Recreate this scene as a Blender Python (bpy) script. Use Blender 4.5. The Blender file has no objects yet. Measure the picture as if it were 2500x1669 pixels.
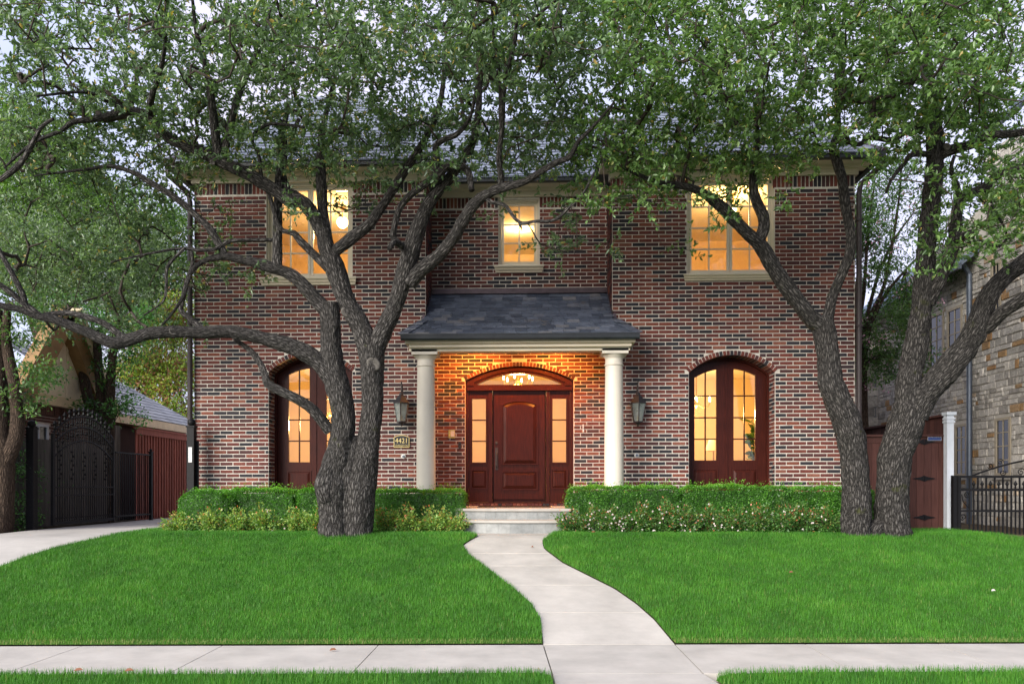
import bpy, bmesh, math, random
import numpy as np
from mathutils import Vector, Matrix, noise
from mathutils.geometry import delaunay_2d_cdt
random.seed(7); rng = np.random.default_rng(11)
R = math.radians
SC = bpy.context.scene
COL = SC.collection

# ------------------------------------------------------------------ camera
F, CX, VH, CAMZ, YAW = 1944.0, 1220.0, 1188.0, 1.58, R(2.06)
cam = bpy.data.cameras.new('camera'); camo = bpy.data.objects.new('camera', cam); COL.objects.link(camo)
cam.sensor_width = 36; cam.lens = F / 2500 * 36
cam.shift_x = (1250 - CX) / 2500; cam.shift_y = (VH - 834.5) / 2500
cam.clip_start = .05; cam.clip_end = 3000
camo.location = (0, 0, CAMZ); camo.rotation_euler = (R(90), 0, YAW)
SC.camera = camo
# ------------------------------------------------------------------ world, sun, exposure
SUN_EL, SUN_AZ = R(22), R(218)          # azimuth clockwise from +Y: behind the camera, to the left
w = bpy.data.worlds.new('World'); SC.world = w; w.use_nodes = True
wn, wl = w.node_tree.nodes, w.node_tree.links
wn.clear()
wo = wn.new('ShaderNodeOutputWorld'); wb = wn.new('ShaderNodeBackground'); sky = wn.new('ShaderNodeTexSky')
sky.sky_type = 'NISHITA'; sky.sun_disc = False; sky.sun_elevation = SUN_EL; sky.sun_rotation = SUN_AZ
sky.air_density = 1.0; sky.dust_density = 2.0
tc = wn.new('ShaderNodeTexCoord'); nz = wn.new('ShaderNodeTexNoise'); nz.inputs['Scale'].default_value = 2.2; nz.inputs['Detail'].default_value = 5
cr = wn.new('ShaderNodeValToRGB')
cr.color_ramp.elements[0].position = .40; cr.color_ramp.elements[0].color = (2.7, 3.0, 4.3, 1)
cr.color_ramp.elements[1].position = .62; cr.color_ramp.elements[1].color = (3.7, 3.5, 4.4, 1)
mx = wn.new('ShaderNodeMix'); mx.data_type = 'RGBA'; mx.inputs[0].default_value = .86
wl.new(tc.outputs['Generated'], nz.inputs['Vector']); wl.new(nz.outputs['Fac'], cr.inputs['Fac'])
wl.new(sky.outputs[0], mx.inputs[6]); wl.new(cr.outputs[0], mx.inputs[7])
wl.new(mx.outputs[2], wb.inputs[0]); wb.inputs[1].default_value = .105
wl.new(wb.outputs[0], wo.inputs[0])
sl = bpy.data.lights.new('sun', 'SUN'); sl.energy = 2.6; sl.angle = R(38); sl.color = (1, .95, .88)
so = bpy.data.objects.new('sun', sl); COL.objects.link(so)
sd = Vector((math.sin(SUN_AZ) * math.cos(SUN_EL), math.cos(SUN_AZ) * math.cos(SUN_EL), math.sin(SUN_EL)))
so.rotation_euler = sd.to_track_quat('Z', 'Y').to_euler(); so.location = sd * 60
SC.view_settings.view_transform = 'Standard'; SC.view_settings.look = 'None'
SC.view_settings.exposure = 1.53; SC.view_settings.gamma = 1
SC.cycles.max_bounces = 8; SC.cycles.diffuse_bounces = 4; SC.cycles.glossy_bounces = 3; SC.cycles.transparent_max_bounces = 12
SC.cycles.sample_clamp_indirect = 6
SC.cycles.use_denoising = True

# ------------------------------------------------------------------ pixel (photo, 2500 wide) -> place
CS, SN = math.cos(YAW), math.sin(YAW)
def ray(u, v):
    a = u - CX
    return (-SN * F + CS * a, CS * F + SN * a, VH - v)
def P(u, v, Y):
    d = ray(u, v); t = Y / d[1]
    return Vector((d[0] * t, Y, CAMZ + d[2] * t))
def PX(u, Y): return P(u, VH, Y).x
def PZ(u, v, Y): return P(u, v, Y).z
def PXp(u, v, X):
    d = ray(u, v); t = X / d[0]
    return Vector((X, d[1] * t, CAMZ + d[2] * t))
GH = .78
def g(x, y):
    return GH * min(1, max(0, (y - .049 * x - 8.0) / 5.09))
def gv(x, y):
    return GH * np.clip((y - .049 * x - 8.0) / 5.09, 0, 1)
def G(u, v):
    d = ray(u, v); lo, hi = 2.0, 60.0
    for _ in range(40):
        m = (lo + hi) / 2; t = m / d[1]
        if CAMZ + d[2] * t > g(d[0] * t, m): lo = m
        else: hi = m
    t = lo / d[1]
    return Vector((d[0] * t, lo, g(d[0] * t, lo)))
N_ = 2500 / 2349.0      # full-view pixel -> photo pixel

# ------------------------------------------------------------------ materials
MATS = {}
def nmat(name):
    m = bpy.data.materials.new(name); m.use_nodes = True
    nt = m.node_tree; b = nt.nodes['Principled BSDF']; MATS[name] = m
    return m, nt, b
def node(nt, t, **kw):
    n = nt.nodes.new(t)
    for k, v in kw.items():
        if k in n.inputs.keys(): n.inputs[k].default_value = v
        else: setattr(n, k, v)
    return n
def ramp(nt, stops, interp='LINEAR'):
    n = nt.nodes.new('ShaderNodeValToRGB'); e = n.color_ramp.elements; n.color_ramp.interpolation = interp
    while len(e) < len(stops): e.new(.5)
    for i, (p, c) in enumerate(stops): e[i].position = p; e[i].color = (*c, 1)
    return n
def lerpc(a, k): return tuple(x * k for x in a)
def mat(name, col, rough=.6, spec=.5, metal=0, nscale=20, nvar=.25, bump=0, bscale=None, coat=0):
    """plain surface with a noise-broken colour and optional fine relief"""
    m, nt, b = nmat(name)
    t = node(nt, 'ShaderNodeTexCoord'); n = node(nt, 'ShaderNodeTexNoise', Scale=nscale, Detail=6.0, Roughness=.65)
    nt.links.new(t.outputs['Object'], n.inputs['Vector'])
    r = ramp(nt, [(.3, lerpc(col, 1 - nvar)), (.7, lerpc(col, 1 + nvar))])
    nt.links.new(n.outputs['Fac'], r.inputs['Fac']); nt.links.new(r.outputs[0], b.inputs['Base Color'])
    b.inputs['Roughness'].default_value = rough; b.inputs['Metallic'].default_value = metal
    b.inputs['Specular IOR Level'].default_value = spec
    if coat: b.inputs['Coat Weight'].default_value = coat; b.inputs['Coat Roughness'].default_value = .15
    if bump:
        n2 = node(nt, 'ShaderNodeTexNoise', Scale=bscale or nscale * 3, Detail=5.0)
        nt.links.new(t.outputs['Object'], n2.inputs['Vector'])
        bp = node(nt, 'ShaderNodeBump', Strength=1.0, Distance=bump)
        nt.links.new(n2.outputs['Fac'], bp.inputs['Height']); nt.links.new(bp.outputs[0], b.inputs['Normal'])
    return m
def piece_mat(name, stops, rough=.8, by_object=False, grain=60, gvar=.35, bump=.003, interp='LINEAR', spec=.3, blotch=None):
    """pieces (bricks, slates, stones): one random value per piece picks the colour, noise gives the grain"""
    m, nt, b = nmat(name); L = nt.links
    if by_object: s = node(nt, 'ShaderNodeObjectInfo'); f = s.outputs['Random']
    else: s = node(nt, 'ShaderNodeAttribute', attribute_name='rnd'); f = s.outputs['Fac']
    r = ramp(nt, stops, interp); L.new(f, r.inputs['Fac'])
    geo = node(nt, 'ShaderNodeNewGeometry')
    n = node(nt, 'ShaderNodeTexNoise', Scale=grain, Detail=6.0, Roughness=.7); L.new(geo.outputs['Position'], n.inputs['Vector'])
    mr = node(nt, 'ShaderNodeMapRange'); mr.inputs[1].default_value = .3; mr.inputs[2].default_value = .7
    mr.inputs[3].default_value = 1 - gvar; mr.inputs[4].default_value = 1 + gvar; L.new(n.outputs['Fac'], mr.inputs[0])
    mu = node(nt, 'ShaderNodeMix', data_type='RGBA', blend_type='MULTIPLY'); mu.inputs[0].default_value = 1
    nd = node(nt, 'ShaderNodeTexNoise', Scale=.9, Detail=4.0, Roughness=.6); L.new(geo.outputs['Position'], nd.inputs['Vector'])
    md = node(nt, 'ShaderNodeMapRange'); md.inputs[1].default_value = .3; md.inputs[2].default_value = .7; md.inputs[3].default_value = .78; md.inputs[4].default_value = 1.22; L.new(nd.outputs['Fac'], md.inputs[0])
    mm_ = node(nt, 'ShaderNodeMath', operation='MULTIPLY'); L.new(mr.outputs[0], mm_.inputs[0]); L.new(md.outputs[0], mm_.inputs[1])
    L.new(r.outputs[0], mu.inputs[6]); L.new(mm_.outputs[0], mu.inputs[7]); out = mu.outputs[2]
    if blotch:
        n3 = node(nt, 'ShaderNodeTexNoise', Scale=blotch[0], Detail=4.0, Roughness=.7); L.new(geo.outputs['Position'], n3.inputs['Vector'])
        r3 = ramp(nt, [(blotch[1], (0, 0, 0)), (blotch[1] + .06, (1, 1, 1))]); L.new(n3.outputs['Fac'], r3.inputs['Fac'])
        m3 = node(nt, 'ShaderNodeMix', data_type='RGBA'); L.new(r3.outputs[0], m3.inputs[0]); L.new(out, m3.inputs[6]); m3.inputs[7].default_value = (*blotch[2], 1)
        out = m3.outputs[2]
    L.new(out, b.inputs['Base Color']); b.inputs['Roughness'].default_value = rough; b.inputs['Specular IOR Level'].default_value = spec
    if bump:
        n2 = node(nt, 'ShaderNodeTexNoise', Scale=grain * 2.5, Detail=4.0); L.new(geo.outputs['Position'], n2.inputs['Vector'])
        bp = node(nt, 'ShaderNodeBump', Strength=1.0, Distance=bump); L.new(n2.outputs['Fac'], bp.inputs['Height']); L.new(bp.outputs[0], b.inputs['Normal'])
    return m
def leaf_mat(name, stops, rough=.42, trans=.34, spec=.5, back=1.25):
    m, nt, b = nmat(name); L = nt.links
    s = node(nt, 'ShaderNodeAttribute', attribute_name='rnd'); r = ramp(nt, stops); L.new(s.outputs['Fac'], r.inputs['Fac'])
    L.new(r.outputs[0], b.inputs['Base Color']); b.inputs['Roughness'].default_value = rough; b.inputs['Specular IOR Level'].default_value = spec
    if trans:
        tr = node(nt, 'ShaderNodeBsdfTranslucent'); br = node(nt, 'ShaderNodeMix', data_type='RGBA', blend_type='MULTIPLY'); br.inputs[0].default_value = 1
        L.new(r.outputs[0], br.inputs[6]); br.inputs[7].default_value = (1.5 * back, 1.7 * back, .7 * back, 1)
        L.new(br.outputs[2], tr.inputs[0])
        ms = node(nt, 'ShaderNodeMixShader'); ms.inputs[0].default_value = trans
        L.new(b.outputs[0], ms.inputs[1]); L.new(tr.outputs[0], ms.inputs[2]); L.new(ms.outputs[0], nt.nodes['Material Output'].inputs[0])
    return m
def glow(name, col, e):
    m, nt, b = nmat(name); b.inputs['Base Color'].default_value = (*col, 1); b.inputs['Emission Color'].default_value = (*col, 1); b.inputs['Emission Strength'].default_value = e
    return m
def glass_mat(name, tint=(1, 1, 1), refl=.10):
    m, nt, b = nmat(name); L = nt.links
    tr = node(nt, 'ShaderNodeBsdfTransparent'); tr.inputs[0].default_value = (*tint, 1)
    gl = node(nt, 'ShaderNodeBsdfGlossy'); gl.inputs['Roughness'].default_value = .015
    fr = node(nt, 'ShaderNodeFresnel', IOR=1.5)
    ad = node(nt, 'ShaderNodeMath', operation='ADD'); L.new(fr.outputs[0], ad.inputs[0]); ad.inputs[1].default_value = refl
    n = node(nt, 'ShaderNodeTexNoise', Scale=1.6, Detail=2.0); geo = node(nt, 'ShaderNodeNewGeometry'); L.new(geo.outputs['Position'], n.inputs['Vector'])
    bp = node(nt, 'ShaderNodeBump', Strength=.5, Distance=.006); L.new(n.outputs['Fac'], bp.inputs['Height']); L.new(bp.outputs[0], gl.inputs['Normal'])
    ms = node(nt, 'ShaderNodeMixShader'); L.new(ad.outputs[0], ms.inputs[0]); L.new(tr.outputs[0], ms.inputs[1]); L.new(gl.outputs[0], ms.inputs[2])
    L.new(ms.outputs[0], nt.nodes['Material Output'].inputs[0])
    return m

BR = [(0, (.017, .017, .021)), (.19, (.025, .023, .028)), (.25, (.054, .022, .022)), (.5, (.09, .026, .022)), (.78, (.128, .034, .025)), (.94, (.165, .05, .03)), (1, (.19, .074, .05))]
piece_mat('brick', BR, grain=45, gvar=.4, bump=.004, blotch=(26, .70, (.42, .38, .34)))
piece_mat('brick_single', BR, by_object=True, grain=45, gvar=.4, bump=.004, blotch=(26, .70, (.42, .38, .34)))
mat('mortar', (.56, .52, .46), .95, .1, nscale=9, nvar=.16, bump=.012, bscale=60)
piece_mat('slate', [(0, (.045, .056, .078)), (.5, (.078, .095, .128)), (.85, (.11, .128, .165)), (1, (.16, .158, .165))], rough=.42, by_object=True, grain=14, gvar=.35, bump=.004, spec=.5, blotch=(1.3, .62, (.11, .10, .098)))
piece_mat('slate_field', [(0, (.10, .12, .155)), (1, (.19, .22, .27))], rough=.32, grain=20, gvar=.2, bump=.003, spec=.6)  # sky reflection put into the colour: paler and bluer than the porch slate
mat('trim', (.58, .52, .40), .55, .4, nscale=4, nvar=.05, bump=.0008, bscale=80)
mat('column_paint', (.56, .52, .44), .5, .4, nscale=3, nvar=.05, bump=.0008, bscale=60)
mat('bronze', (.035, .026, .026), .55, .4, 0, nscale=8, nvar=.3)
mat('gutter_black', (.02, .024, .028), .35, .4, 0, nscale=6, nvar=.3)
mat('flashing', (.10, .075, .085), .4, .5, .6, nscale=5, nvar=.25)
mat('iron', (.009, .009, .010), .5, .15, 0, nscale=30, nvar=.3)
m, nt, b = nmat('mahogany')
t = node(nt, 'ShaderNodeTexCoord'); mp = node(nt, 'ShaderNodeMapping'); mp.inputs['Scale'].default_value = (40, 40, 3)
n = node(nt, 'ShaderNodeTexNoise', Scale=1.5, Detail=6.0); r = ramp(nt, [(.3, (.026, .0058, .004)), (.7, (.056, .0118, .0072))])
nt.links.new(t.outputs['Object'], mp.inputs[0]); nt.links.new(mp.outputs[0], n.inputs['Vector']); nt.links.new(n.outputs['Fac'], r.inputs['Fac']); nt.links.new(r.outputs[0], b.inputs['Base Color'])
b.inputs['Roughness'].default_value = .32; b.inputs['Specular IOR Level'].default_value = .13; b.inputs['Coat Weight'].default_value = .02; b.inputs['Coat Roughness'].default_value = .12
def wood(name, c0, c1, rough=.75):
    m, nt, b = nmat(name)
    t = node(nt, 'ShaderNodeTexCoord'); mp = node(nt, 'ShaderNodeMapping'); mp.inputs['Scale'].default_value = (30, 30, 1.6)
    oi = node(nt, 'ShaderNodeObjectInfo'); n = node(nt, 'ShaderNodeTexNoise', Scale=1.6, Detail=7.0); r = ramp(nt, [(.3, c0), (.72, c1)])
    nt.links.new(t.outputs['Object'], mp.inputs[0]); nt.links.new(mp.outputs[0], n.inputs['Vector']); nt.links.new(n.outputs['Fac'], r.inputs['Fac'])
    hs = node(nt, 'ShaderNodeHueSaturation'); mr = node(nt, 'ShaderNodeMapRange'); mr.inputs[3].default_value = .75; mr.inputs[4].default_value = 1.25
    nt.links.new(oi.outputs['Random'], mr.inputs[0]); nt.links.new(mr.outputs[0], hs.inputs['Value']); nt.links.new(r.outputs[0], hs.inputs['Color']); nt.links.new(hs.outputs[0], b.inputs['Base Color'])
    b.inputs['Roughness'].default_value = rough; b.inputs['Specular IOR Level'].default_value = .25
    bp = node(nt, 'ShaderNodeBump', Strength=.6, Distance=.002); nt.links.new(n.outputs['Fac'], bp.inputs['Height']); nt.links.new(bp.outputs[0], b.inputs['Normal'])
wood('red_fence', (.18, .052, .038), (.32, .11, .08)); wood('brown_fence', (.05, .019, .015), (.085, .034, .027)); wood('grey_fence', (.06, .055, .05), (.13, .12, .105))
mat('concrete', (.44, .415, .37), .9, .2, nscale=1.7, nvar=.16, bump=.0025, bscale=140)
mat('drive_concrete', (.42, .40, .365), .9, .2, nscale=1.2, nvar=.16, bump=.0025, bscale=120)
piece_mat('step_tile', [(0, (.20, .21, .205)), (1, (.245, .25, .24))], rough=.6, by_object=True, grain=9, gvar=.22, bump=.002)
mat('step_stone', (.36, .34, .305), .8, .2, nscale=5, nvar=.12, bump=.002)
mat('soil', (.11, .085, .055), .95, .1, nscale=20, nvar=.5, bump=.03, bscale=40)
mat('mulch', (.045, .03, .02), .95, .1, nscale=30, nvar=.5, bump=.03, bscale=50)
mat('turf', (.06, .15, .02), .9, .1, nscale=30, nvar=.35, bump=.02, bscale=90)
mat('white_paint', (.62, .66, .70), .5, .4, nscale=10, nvar=.06)
mat('stucco', (.70, .62, .46), .9, .2, nscale=6, nvar=.08, bump=.004, bscale=80)
mat('cream_trim', (.60, .49, .31), .6, .3, nscale=5, nvar=.12)
mat('barge_board', (.24, .145, .06), .6, .3, nscale=7, nvar=.2)
piece_mat('shingle_grey', [(0, (.24, .25, .27)), (1, (.40, .41, .43))], rough=.9, grain=60, gvar=.2, bump=.003)
piece_mat('far_brick', [(0, (.06, .032, .026)), (1, (.15, .075, .06))], rough=.9, grain=40, gvar=.3, bump=.002)
ST = [(0, (.27, .25, .22)), (.35, (.39, .365, .32)), (.7, (.48, .45, .40)), (.9, (.54, .50, .43)), (.94, (.33, .21, .10)), (1, (.30, .17, .075))]
piece_mat('stone', ST, rough=.9, grain=16, gvar=.35, bump=.018); piece_mat('stone_single', ST, rough=.9, by_object=True, grain=16, gvar=.35, bump=.018)
mat('stone_mortar', (.44, .41, .36), .95, .1, nscale=12, nvar=.12, bump=.006)
mat('dark_glass', (.012, .014, .016), .06, .6, nscale=3, nvar=.2)
mat('window_trim_far', (.34, .29, .21), .6, .3, nscale=5, nvar=.08)
mat('blue_pipe', (.10, .12, .15), .45, .5, .4, nscale=6, nvar=.15)
mat('metal_roof', (.22, .27, .34), .35, .5, .6, nscale=4, nvar=.15)
mat('room_wall', (.80, .66, .42), .9, .2, nscale=2, nvar=.04); mat('room_wall_up', (.80, .60, .36), .9, .2, nscale=2, nvar=.04)
mat('room_ceiling', (.85, .78, .62), .9, .2, nscale=2, nvar=.03); mat('room_floor', (.22, .11, .05), .4, .5, nscale=6, nvar=.2)
mat('room_wood', (.50, .30, .13), .5, .4, nscale=6, nvar=.2)
mat('brass', (.55, .40, .12), .35, .5, .9, nscale=20, nvar=.15); mat('plaque_black', (.012, .012, .012), .45, .5, nscale=30, nvar=.2)
mat('white_plastic', (.5, .5, .49), .4, .5, nscale=20, nvar=.05); mat('sign_blue', (.018, .045, .17), .4, .5, nscale=20, nvar=.1)
mat('gold_letter', (.62, .50, .22), .4, .5, .6, nscale=30, nvar=.1)
glass_mat('glass', (1, .98, .94), .015); mat('lantern_metal', (.018, .017, .019), .45, .4, 0, nscale=20, nvar=.3)
mat('lantern_glass', (.26, .30, .28), .12, .6, nscale=9, nvar=.25); MATS['lantern_glass'].node_tree.nodes['Principled BSDF'].inputs['Alpha'].default_value = .6
glow('bulb', (1, .72, .32), 14); glow('globe', (1, .78, .42), 5)
mat('shade', (.75, .62, .40), .8, .2, nscale=10, nvar=.05)
# bark: plates along the limb (UV in metres), moss and pale lichen in patches
def bark(name, c0, c1, c2, moss=.62, lich=.70):
    m, nt, b = nmat(name); L = nt.links
    uv = node(nt, 'ShaderNodeUVMap'); mp = node(nt, 'ShaderNodeMapping'); mp.inputs['Scale'].default_value = (26, 7.5, 1); L.new(uv.outputs[0], mp.inputs[0])
    dn = node(nt, 'ShaderNodeTexNoise', Scale=.8, Detail=3.0); L.new(mp.outputs[0], dn.inputs['Vector'])
    ad = node(nt, 'ShaderNodeMix', data_type='RGBA', blend_type='LINEAR_LIGHT'); ad.inputs[0].default_value = .5; L.new(mp.outputs[0], ad.inputs[6]); L.new(dn.outputs['Color'], ad.inputs[7])
    vo = node(nt, 'ShaderNodeTexVoronoi', feature='DISTANCE_TO_EDGE', Scale=1.0); L.new(ad.outputs[2], vo.inputs['Vector'])
    geo = node(nt, 'ShaderNodeNewGeometry'); n1 = node(nt, 'ShaderNodeTexNoise', Scale=28.0, Detail=7.0, Roughness=.7); L.new(geo.outputs['Position'], n1.inputs['Vector'])
    mu = node(nt, 'ShaderNodeMath', operation='MULTIPLY_ADD'); L.new(vo.outputs['Distance'], mu.inputs[0]); mu.inputs[1].default_value = 1.5
    sb = node(nt, 'ShaderNodeMath', operation='SUBTRACT'); L.new(n1.outputs['Fac'], sb.inputs[0]); sb.inputs[1].default_value = .28; L.new(sb.outputs[0], mu.inputs[2])
    r = ramp(nt, [(.05, c0), (.35, c1), (.75, c2)]); L.new(mu.outputs[0], r.inputs['Fac'])
    def patch(sc, lo, col, prev):
        n = node(nt, 'ShaderNodeTexNoise', Scale=sc, Detail=5.0, Roughness=.7); L.new(geo.outputs['Position'], n.inputs['Vector'])
        rr = ramp(nt, [(lo, (0, 0, 0)), (lo + .07, (.85, .85, .85))]); L.new(n.outputs['Fac'], rr.inputs['Fac'])
        mm = node(nt, 'ShaderNodeMix', data_type='RGBA'); L.new(rr.outputs[0], mm.inputs[0]); L.new(prev, mm.inputs[6]); mm.inputs[7].default_value = (*col, 1)
        return mm.outputs[2]
    o = patch(2.3, moss, (.05, .055, .018), r.outputs[0]); o = patch(9, lich, (.24, .25, .22), o)
    L.new(o, b.inputs['Base Color']); b.inputs['Roughness'].default_value = .9; b.inputs['Specular IOR Level'].default_value = .2
    bp = node(nt, 'ShaderNodeBump', Strength=1.0, Distance=.05); L.new(mu.outputs[0], bp.inputs['Height']); L.new(bp.outputs[0], b.inputs['Normal'])
bark('oak_bark', (.006, .0055, .0053), (.034, .0315, .029), (.14, .13, .12))
bark('oak_bark_pale', (.007, .0065, .0062), (.038, .0355, .0325), (.155, .145, .135), moss=.64, lich=.68)
bark('far_bark', (.02, .014, .01), (.06, .042, .03), (.12, .085, .06), moss=.7, lich=.8)
mat('cut_wood', (.095, .088, .078), .9, .2, nscale=30, nvar=.35, bump=.004)
mat('twig', (.045, .037, .03), .9, .2, nscale=30, nvar=.4)
leaf_mat('oak_leaf', [(0, (0.0447, 0.0820, 0.0422)), (.4, (0.0931, 0.1552, 0.0770)), (.8, (0.1552, 0.2360, 0.1143)), (.96, (0.2236, 0.3229, 0.1615)), (1, (0.3478, 0.2608, 0.0683))], rough=.36, spec=.6)
leaf_mat('oak_leaf_bright', [(0, (0.0396, 0.0858, 0.0264)), (.4, (0.0880, 0.1650, 0.0495)), (.8, (0.1485, 0.2530, 0.0748)), (.97, (0.2200, 0.3410, 0.1100)), (1, (0.2860, 0.2200, 0.0550))], rough=.36, spec=.6)
leaf_mat('hedge_leaf', [(0, (0.0297, 0.0821, 0.0140)), (.5, (0.0653, 0.1994, 0.0235)), (1, (0.1633, 0.3988, 0.0422))], rough=.4)
leaf_mat('shrub_leaf', [(0, (0.0720, 0.1680, 0.0360)), (.45, (0.1920, 0.3360, 0.0720)), (.75, (0.3600, 0.4080, 0.0960)), (.9, (0.4080, 0.2160, 0.0840)), (1, (0.5760, 0.1680, 0.0720))])
leaf_mat('rose_leaf', [(0, (0.0364, 0.1001, 0.0218)), (.55, (0.0910, 0.2184, 0.0455)), (.78, (0.1820, 0.2184, 0.0637)), (.9, (0.3458, 0.1092, 0.0546)), (1, (0.4914, 0.1456, 0.0728))])
leaf_mat('petal', [(0, (.62, .60, .58)), (1, (.70, .55, .52))], trans=.2, back=.6); leaf_mat('petal_pink', [(0, (.45, .22, .33)), (1, (.65, .40, .50))], trans=.2, back=.6)
leaf_mat('far_leaf_bright', [(0, (.045, .10, .022)), (.6, (.10, .20, .04)), (1, (.20, .31, .075))], trans=.3)
leaf_mat('far_leaf_yellow', [(0, (0.1170, 0.2145, 0.0390)), (.6, (0.2925, 0.4290, 0.0683)), (.85, (0.5460, 0.5265, 0.1170)), (1, (0.4290, 0.1755, 0.0878))], trans=.3)
leaf_mat('far_leaf_dark', [(0, (0.0250, 0.0728, 0.0208)), (.7, (0.0624, 0.1768, 0.0416)), (1, (0.1248, 0.2912, 0.0624))])
leaf_mat('myrtle_leaf', [(0, (.035, .085, .024)), (.6, (.08, .165, .045)), (1, (.16, .25, .08))], trans=.3)
leaf_mat('far_leaf_grey', [(0, (0.0595, 0.1020, 0.0510)), (.6, (0.1275, 0.1870, 0.0935)), (1, (0.2040, 0.2720, 0.1530))])
leaf_mat('dead_leaf', [(0, (.16, .06, .03)), (1, (.30, .14, .07))], trans=.15, back=.6)
leaf_mat('grass_blade', [(0, (0.0255, 0.0984, 0.0104)), (.5, (0.0522, 0.1911, 0.0163)), (.9, (0.0984, 0.2779, 0.0255)), (1, (0.1968, 0.2316, 0.0695))], rough=.55, trans=.25, spec=.3, back=1.0)

# ------------------------------------------------------------------ mesh helpers
class MB:
    def __init__(s): s.v = []; s.f = []; s.r = []; s.cur = 0.0
    def quad(s, *p):
        i = len(s.v); s.v += [tuple(q) for q in p]; s.f.append(tuple(range(i, i + len(p)))); s.r.append(s.cur)
    def box(s, x0, x1, y0, y1, z0, z1):
        s.hexa([(x0, y0, z0), (x1, y0, z0), (x1, y1, z0), (x0, y1, z0), (x0, y0, z1), (x1, y0, z1), (x1, y1, z1), (x0, y1, z1)])
        return s
    def hexa(s, p):
        i = len(s.v); s.v += [tuple(q) for q in p]
        for f in ((0, 3, 2, 1), (4, 5, 6, 7), (0, 1, 5, 4), (1, 2, 6, 5), (2, 3, 7, 6), (3, 0, 4, 7)):
            s.f.append(tuple(i + k for k in f)); s.r.append(s.cur)
        return s
    def obox(s, c, ax, ay, az):
        c, ax, ay, az = Vector(c), Vector(ax), Vector(ay), Vector(az)
        return s.hexa([c - ax - ay - az, c + ax - ay - az, c + ax + ay - az, c - ax + ay - az, c - ax - ay + az, c + ax - ay + az, c + ax + ay + az, c - ax + ay + az])
    def lathe(s, c, prof, seg=24, a0=0, a1=2 * math.pi, axis='z', caps=True):
        i = len(s.v); full = abs(a1 - a0 - 2 * math.pi) < 1e-6; n = seg if full else seg + 1
        for r, h in prof:
            for k in range(n):
                a = a0 + (a1 - a0) * k / seg
                if axis == 'z': s.v.append((c[0] + r * math.cos(a), c[1] + r * math.sin(a), c[2] + h))
                else: s.v.append((c[0] + r * math.cos(a), c[1] + h, c[2] + r * math.sin(a)))
        for j in range(len(prof) - 1):
            for k in range(seg):
                k2 = (k + 1) % n
                s.f.append((i + j * n + k, i + j * n + k2, i + (j + 1) * n + k2, i + (j + 1) * n + k)); s.r.append(s.cur)
        if caps and full:
            s.f.append(tuple(i + k for k in range(n - 1, -1, -1))); s.r.append(s.cur)
            b = i + (len(prof) - 1) * n; s.f.append(tuple(b + k for k in range(n))); s.r.append(s.cur)
        return s
    def rod(s, a, b, r, seg=8, r2=None):
        return s.path([a, b], [r, r if r2 is None else r2], seg)
    def path(s, pts, rad, seg=6):
        pts = [Vector(p) for p in pts]; i = len(s.v); up = None
        if not hasattr(rad, '__len__'): rad = [rad] * len(pts)
        for k, p in enumerate(pts):
            t = (pts[min(k + 1, len(pts) - 1)] - pts[max(k - 1, 0)]).normalized()
            if up is None: up = t.orthogonal().normalized()
            up = (up - t * up.dot(t)).normalized(); w_ = t.cross(up)
            for j in range(seg):
                a = 2 * math.pi * j / seg; s.v.append(tuple(p + (up * math.cos(a) + w_ * math.sin(a)) * rad[k]))
        for k in range(len(pts) - 1):
            for j in range(seg):
                j2 = (j + 1) % seg; s.f.append((i + k * seg + j, i + k * seg + j2, i + (k + 1) * seg + j2, i + (k + 1) * seg + j)); s.r.append(s.cur)
        s.f.append(tuple(i + j for j in range(seg - 1, -1, -1))); s.r.append(s.cur)
        b = i + (len(pts) - 1) * seg; s.f.append(tuple(b + j for j in range(seg))); s.r.append(s.cur)
        return s
    def ball(s, c, r, seg=12, sq=1.0):
        return s.lathe(c, [(max(.0005, r * math.sin(math.pi * k / 8)), -r * sq * math.cos(math.pi * k / 8)) for k in range(9)], seg)
    def plate(s, x0, x1, z0, top, holes, y0, y1, N=18):
        """upright plate in XZ from y0 (front) to y1 (back); top and hole tops may be functions of x; holes = (xa, xb, za, topfn)"""
        T = (lambda q: q) if False else None
        tf = top if callable(top) else (lambda x: top)
        xs = {x0, x1}
        if callable(top): xs |= {x0 + (x1 - x0) * k / N for k in range(N + 1)}
        for (a, b, za, ht) in holes:
            xs |= {a, b}
            if callable(ht): xs |= {a + (b - a) * k / N for k in range(N + 1)}
        xs = sorted(x for x in xs if x0 - 1e-9 <= x <= x1 + 1e-9)
        xs = [x for i, x in enumerate(xs) if i == 0 or x - xs[i - 1] > 1e-6]
        for a, b in zip(xs, xs[1:]):
            m = (a + b) / 2; hs = sorted([h for h in holes if h[0] < m < h[1]], key=lambda h: h[2]); lo = (z0, z0)
            for h in hs:
                hf = h[3] if callable(h[3]) else (lambda x, q=h[3]: q)
                if h[2] > max(lo) + 1e-6:
                    s.quad((a, y0, lo[0]), (b, y0, lo[1]), (b, y0, h[2]), (a, y0, h[2])); s.quad((a, y1, h[2]), (b, y1, h[2]), (b, y1, lo[1]), (a, y1, lo[0]))
                    s.quad((a, y0, h[2]), (b, y0, h[2]), (b, y1, h[2]), (a, y1, h[2]))
                ta, tb = hf(a), hf(b); s.quad((a, y1, ta), (b, y1, tb), (b, y0, tb), (a, y0, ta)); lo = (ta, tb)
            s.quad((a, y0, lo[0]), (b, y0, lo[1]), (b, y0, tf(b)), (a, y0, tf(a))); s.quad((a, y1, tf(a)), (b, y1, tf(b)), (b, y1, lo[1]), (a, y1, lo[0]))
            s.quad((a, y0, tf(a)), (b, y0, tf(b)), (b, y1, tf(b)), (a, y1, tf(a)))
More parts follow.
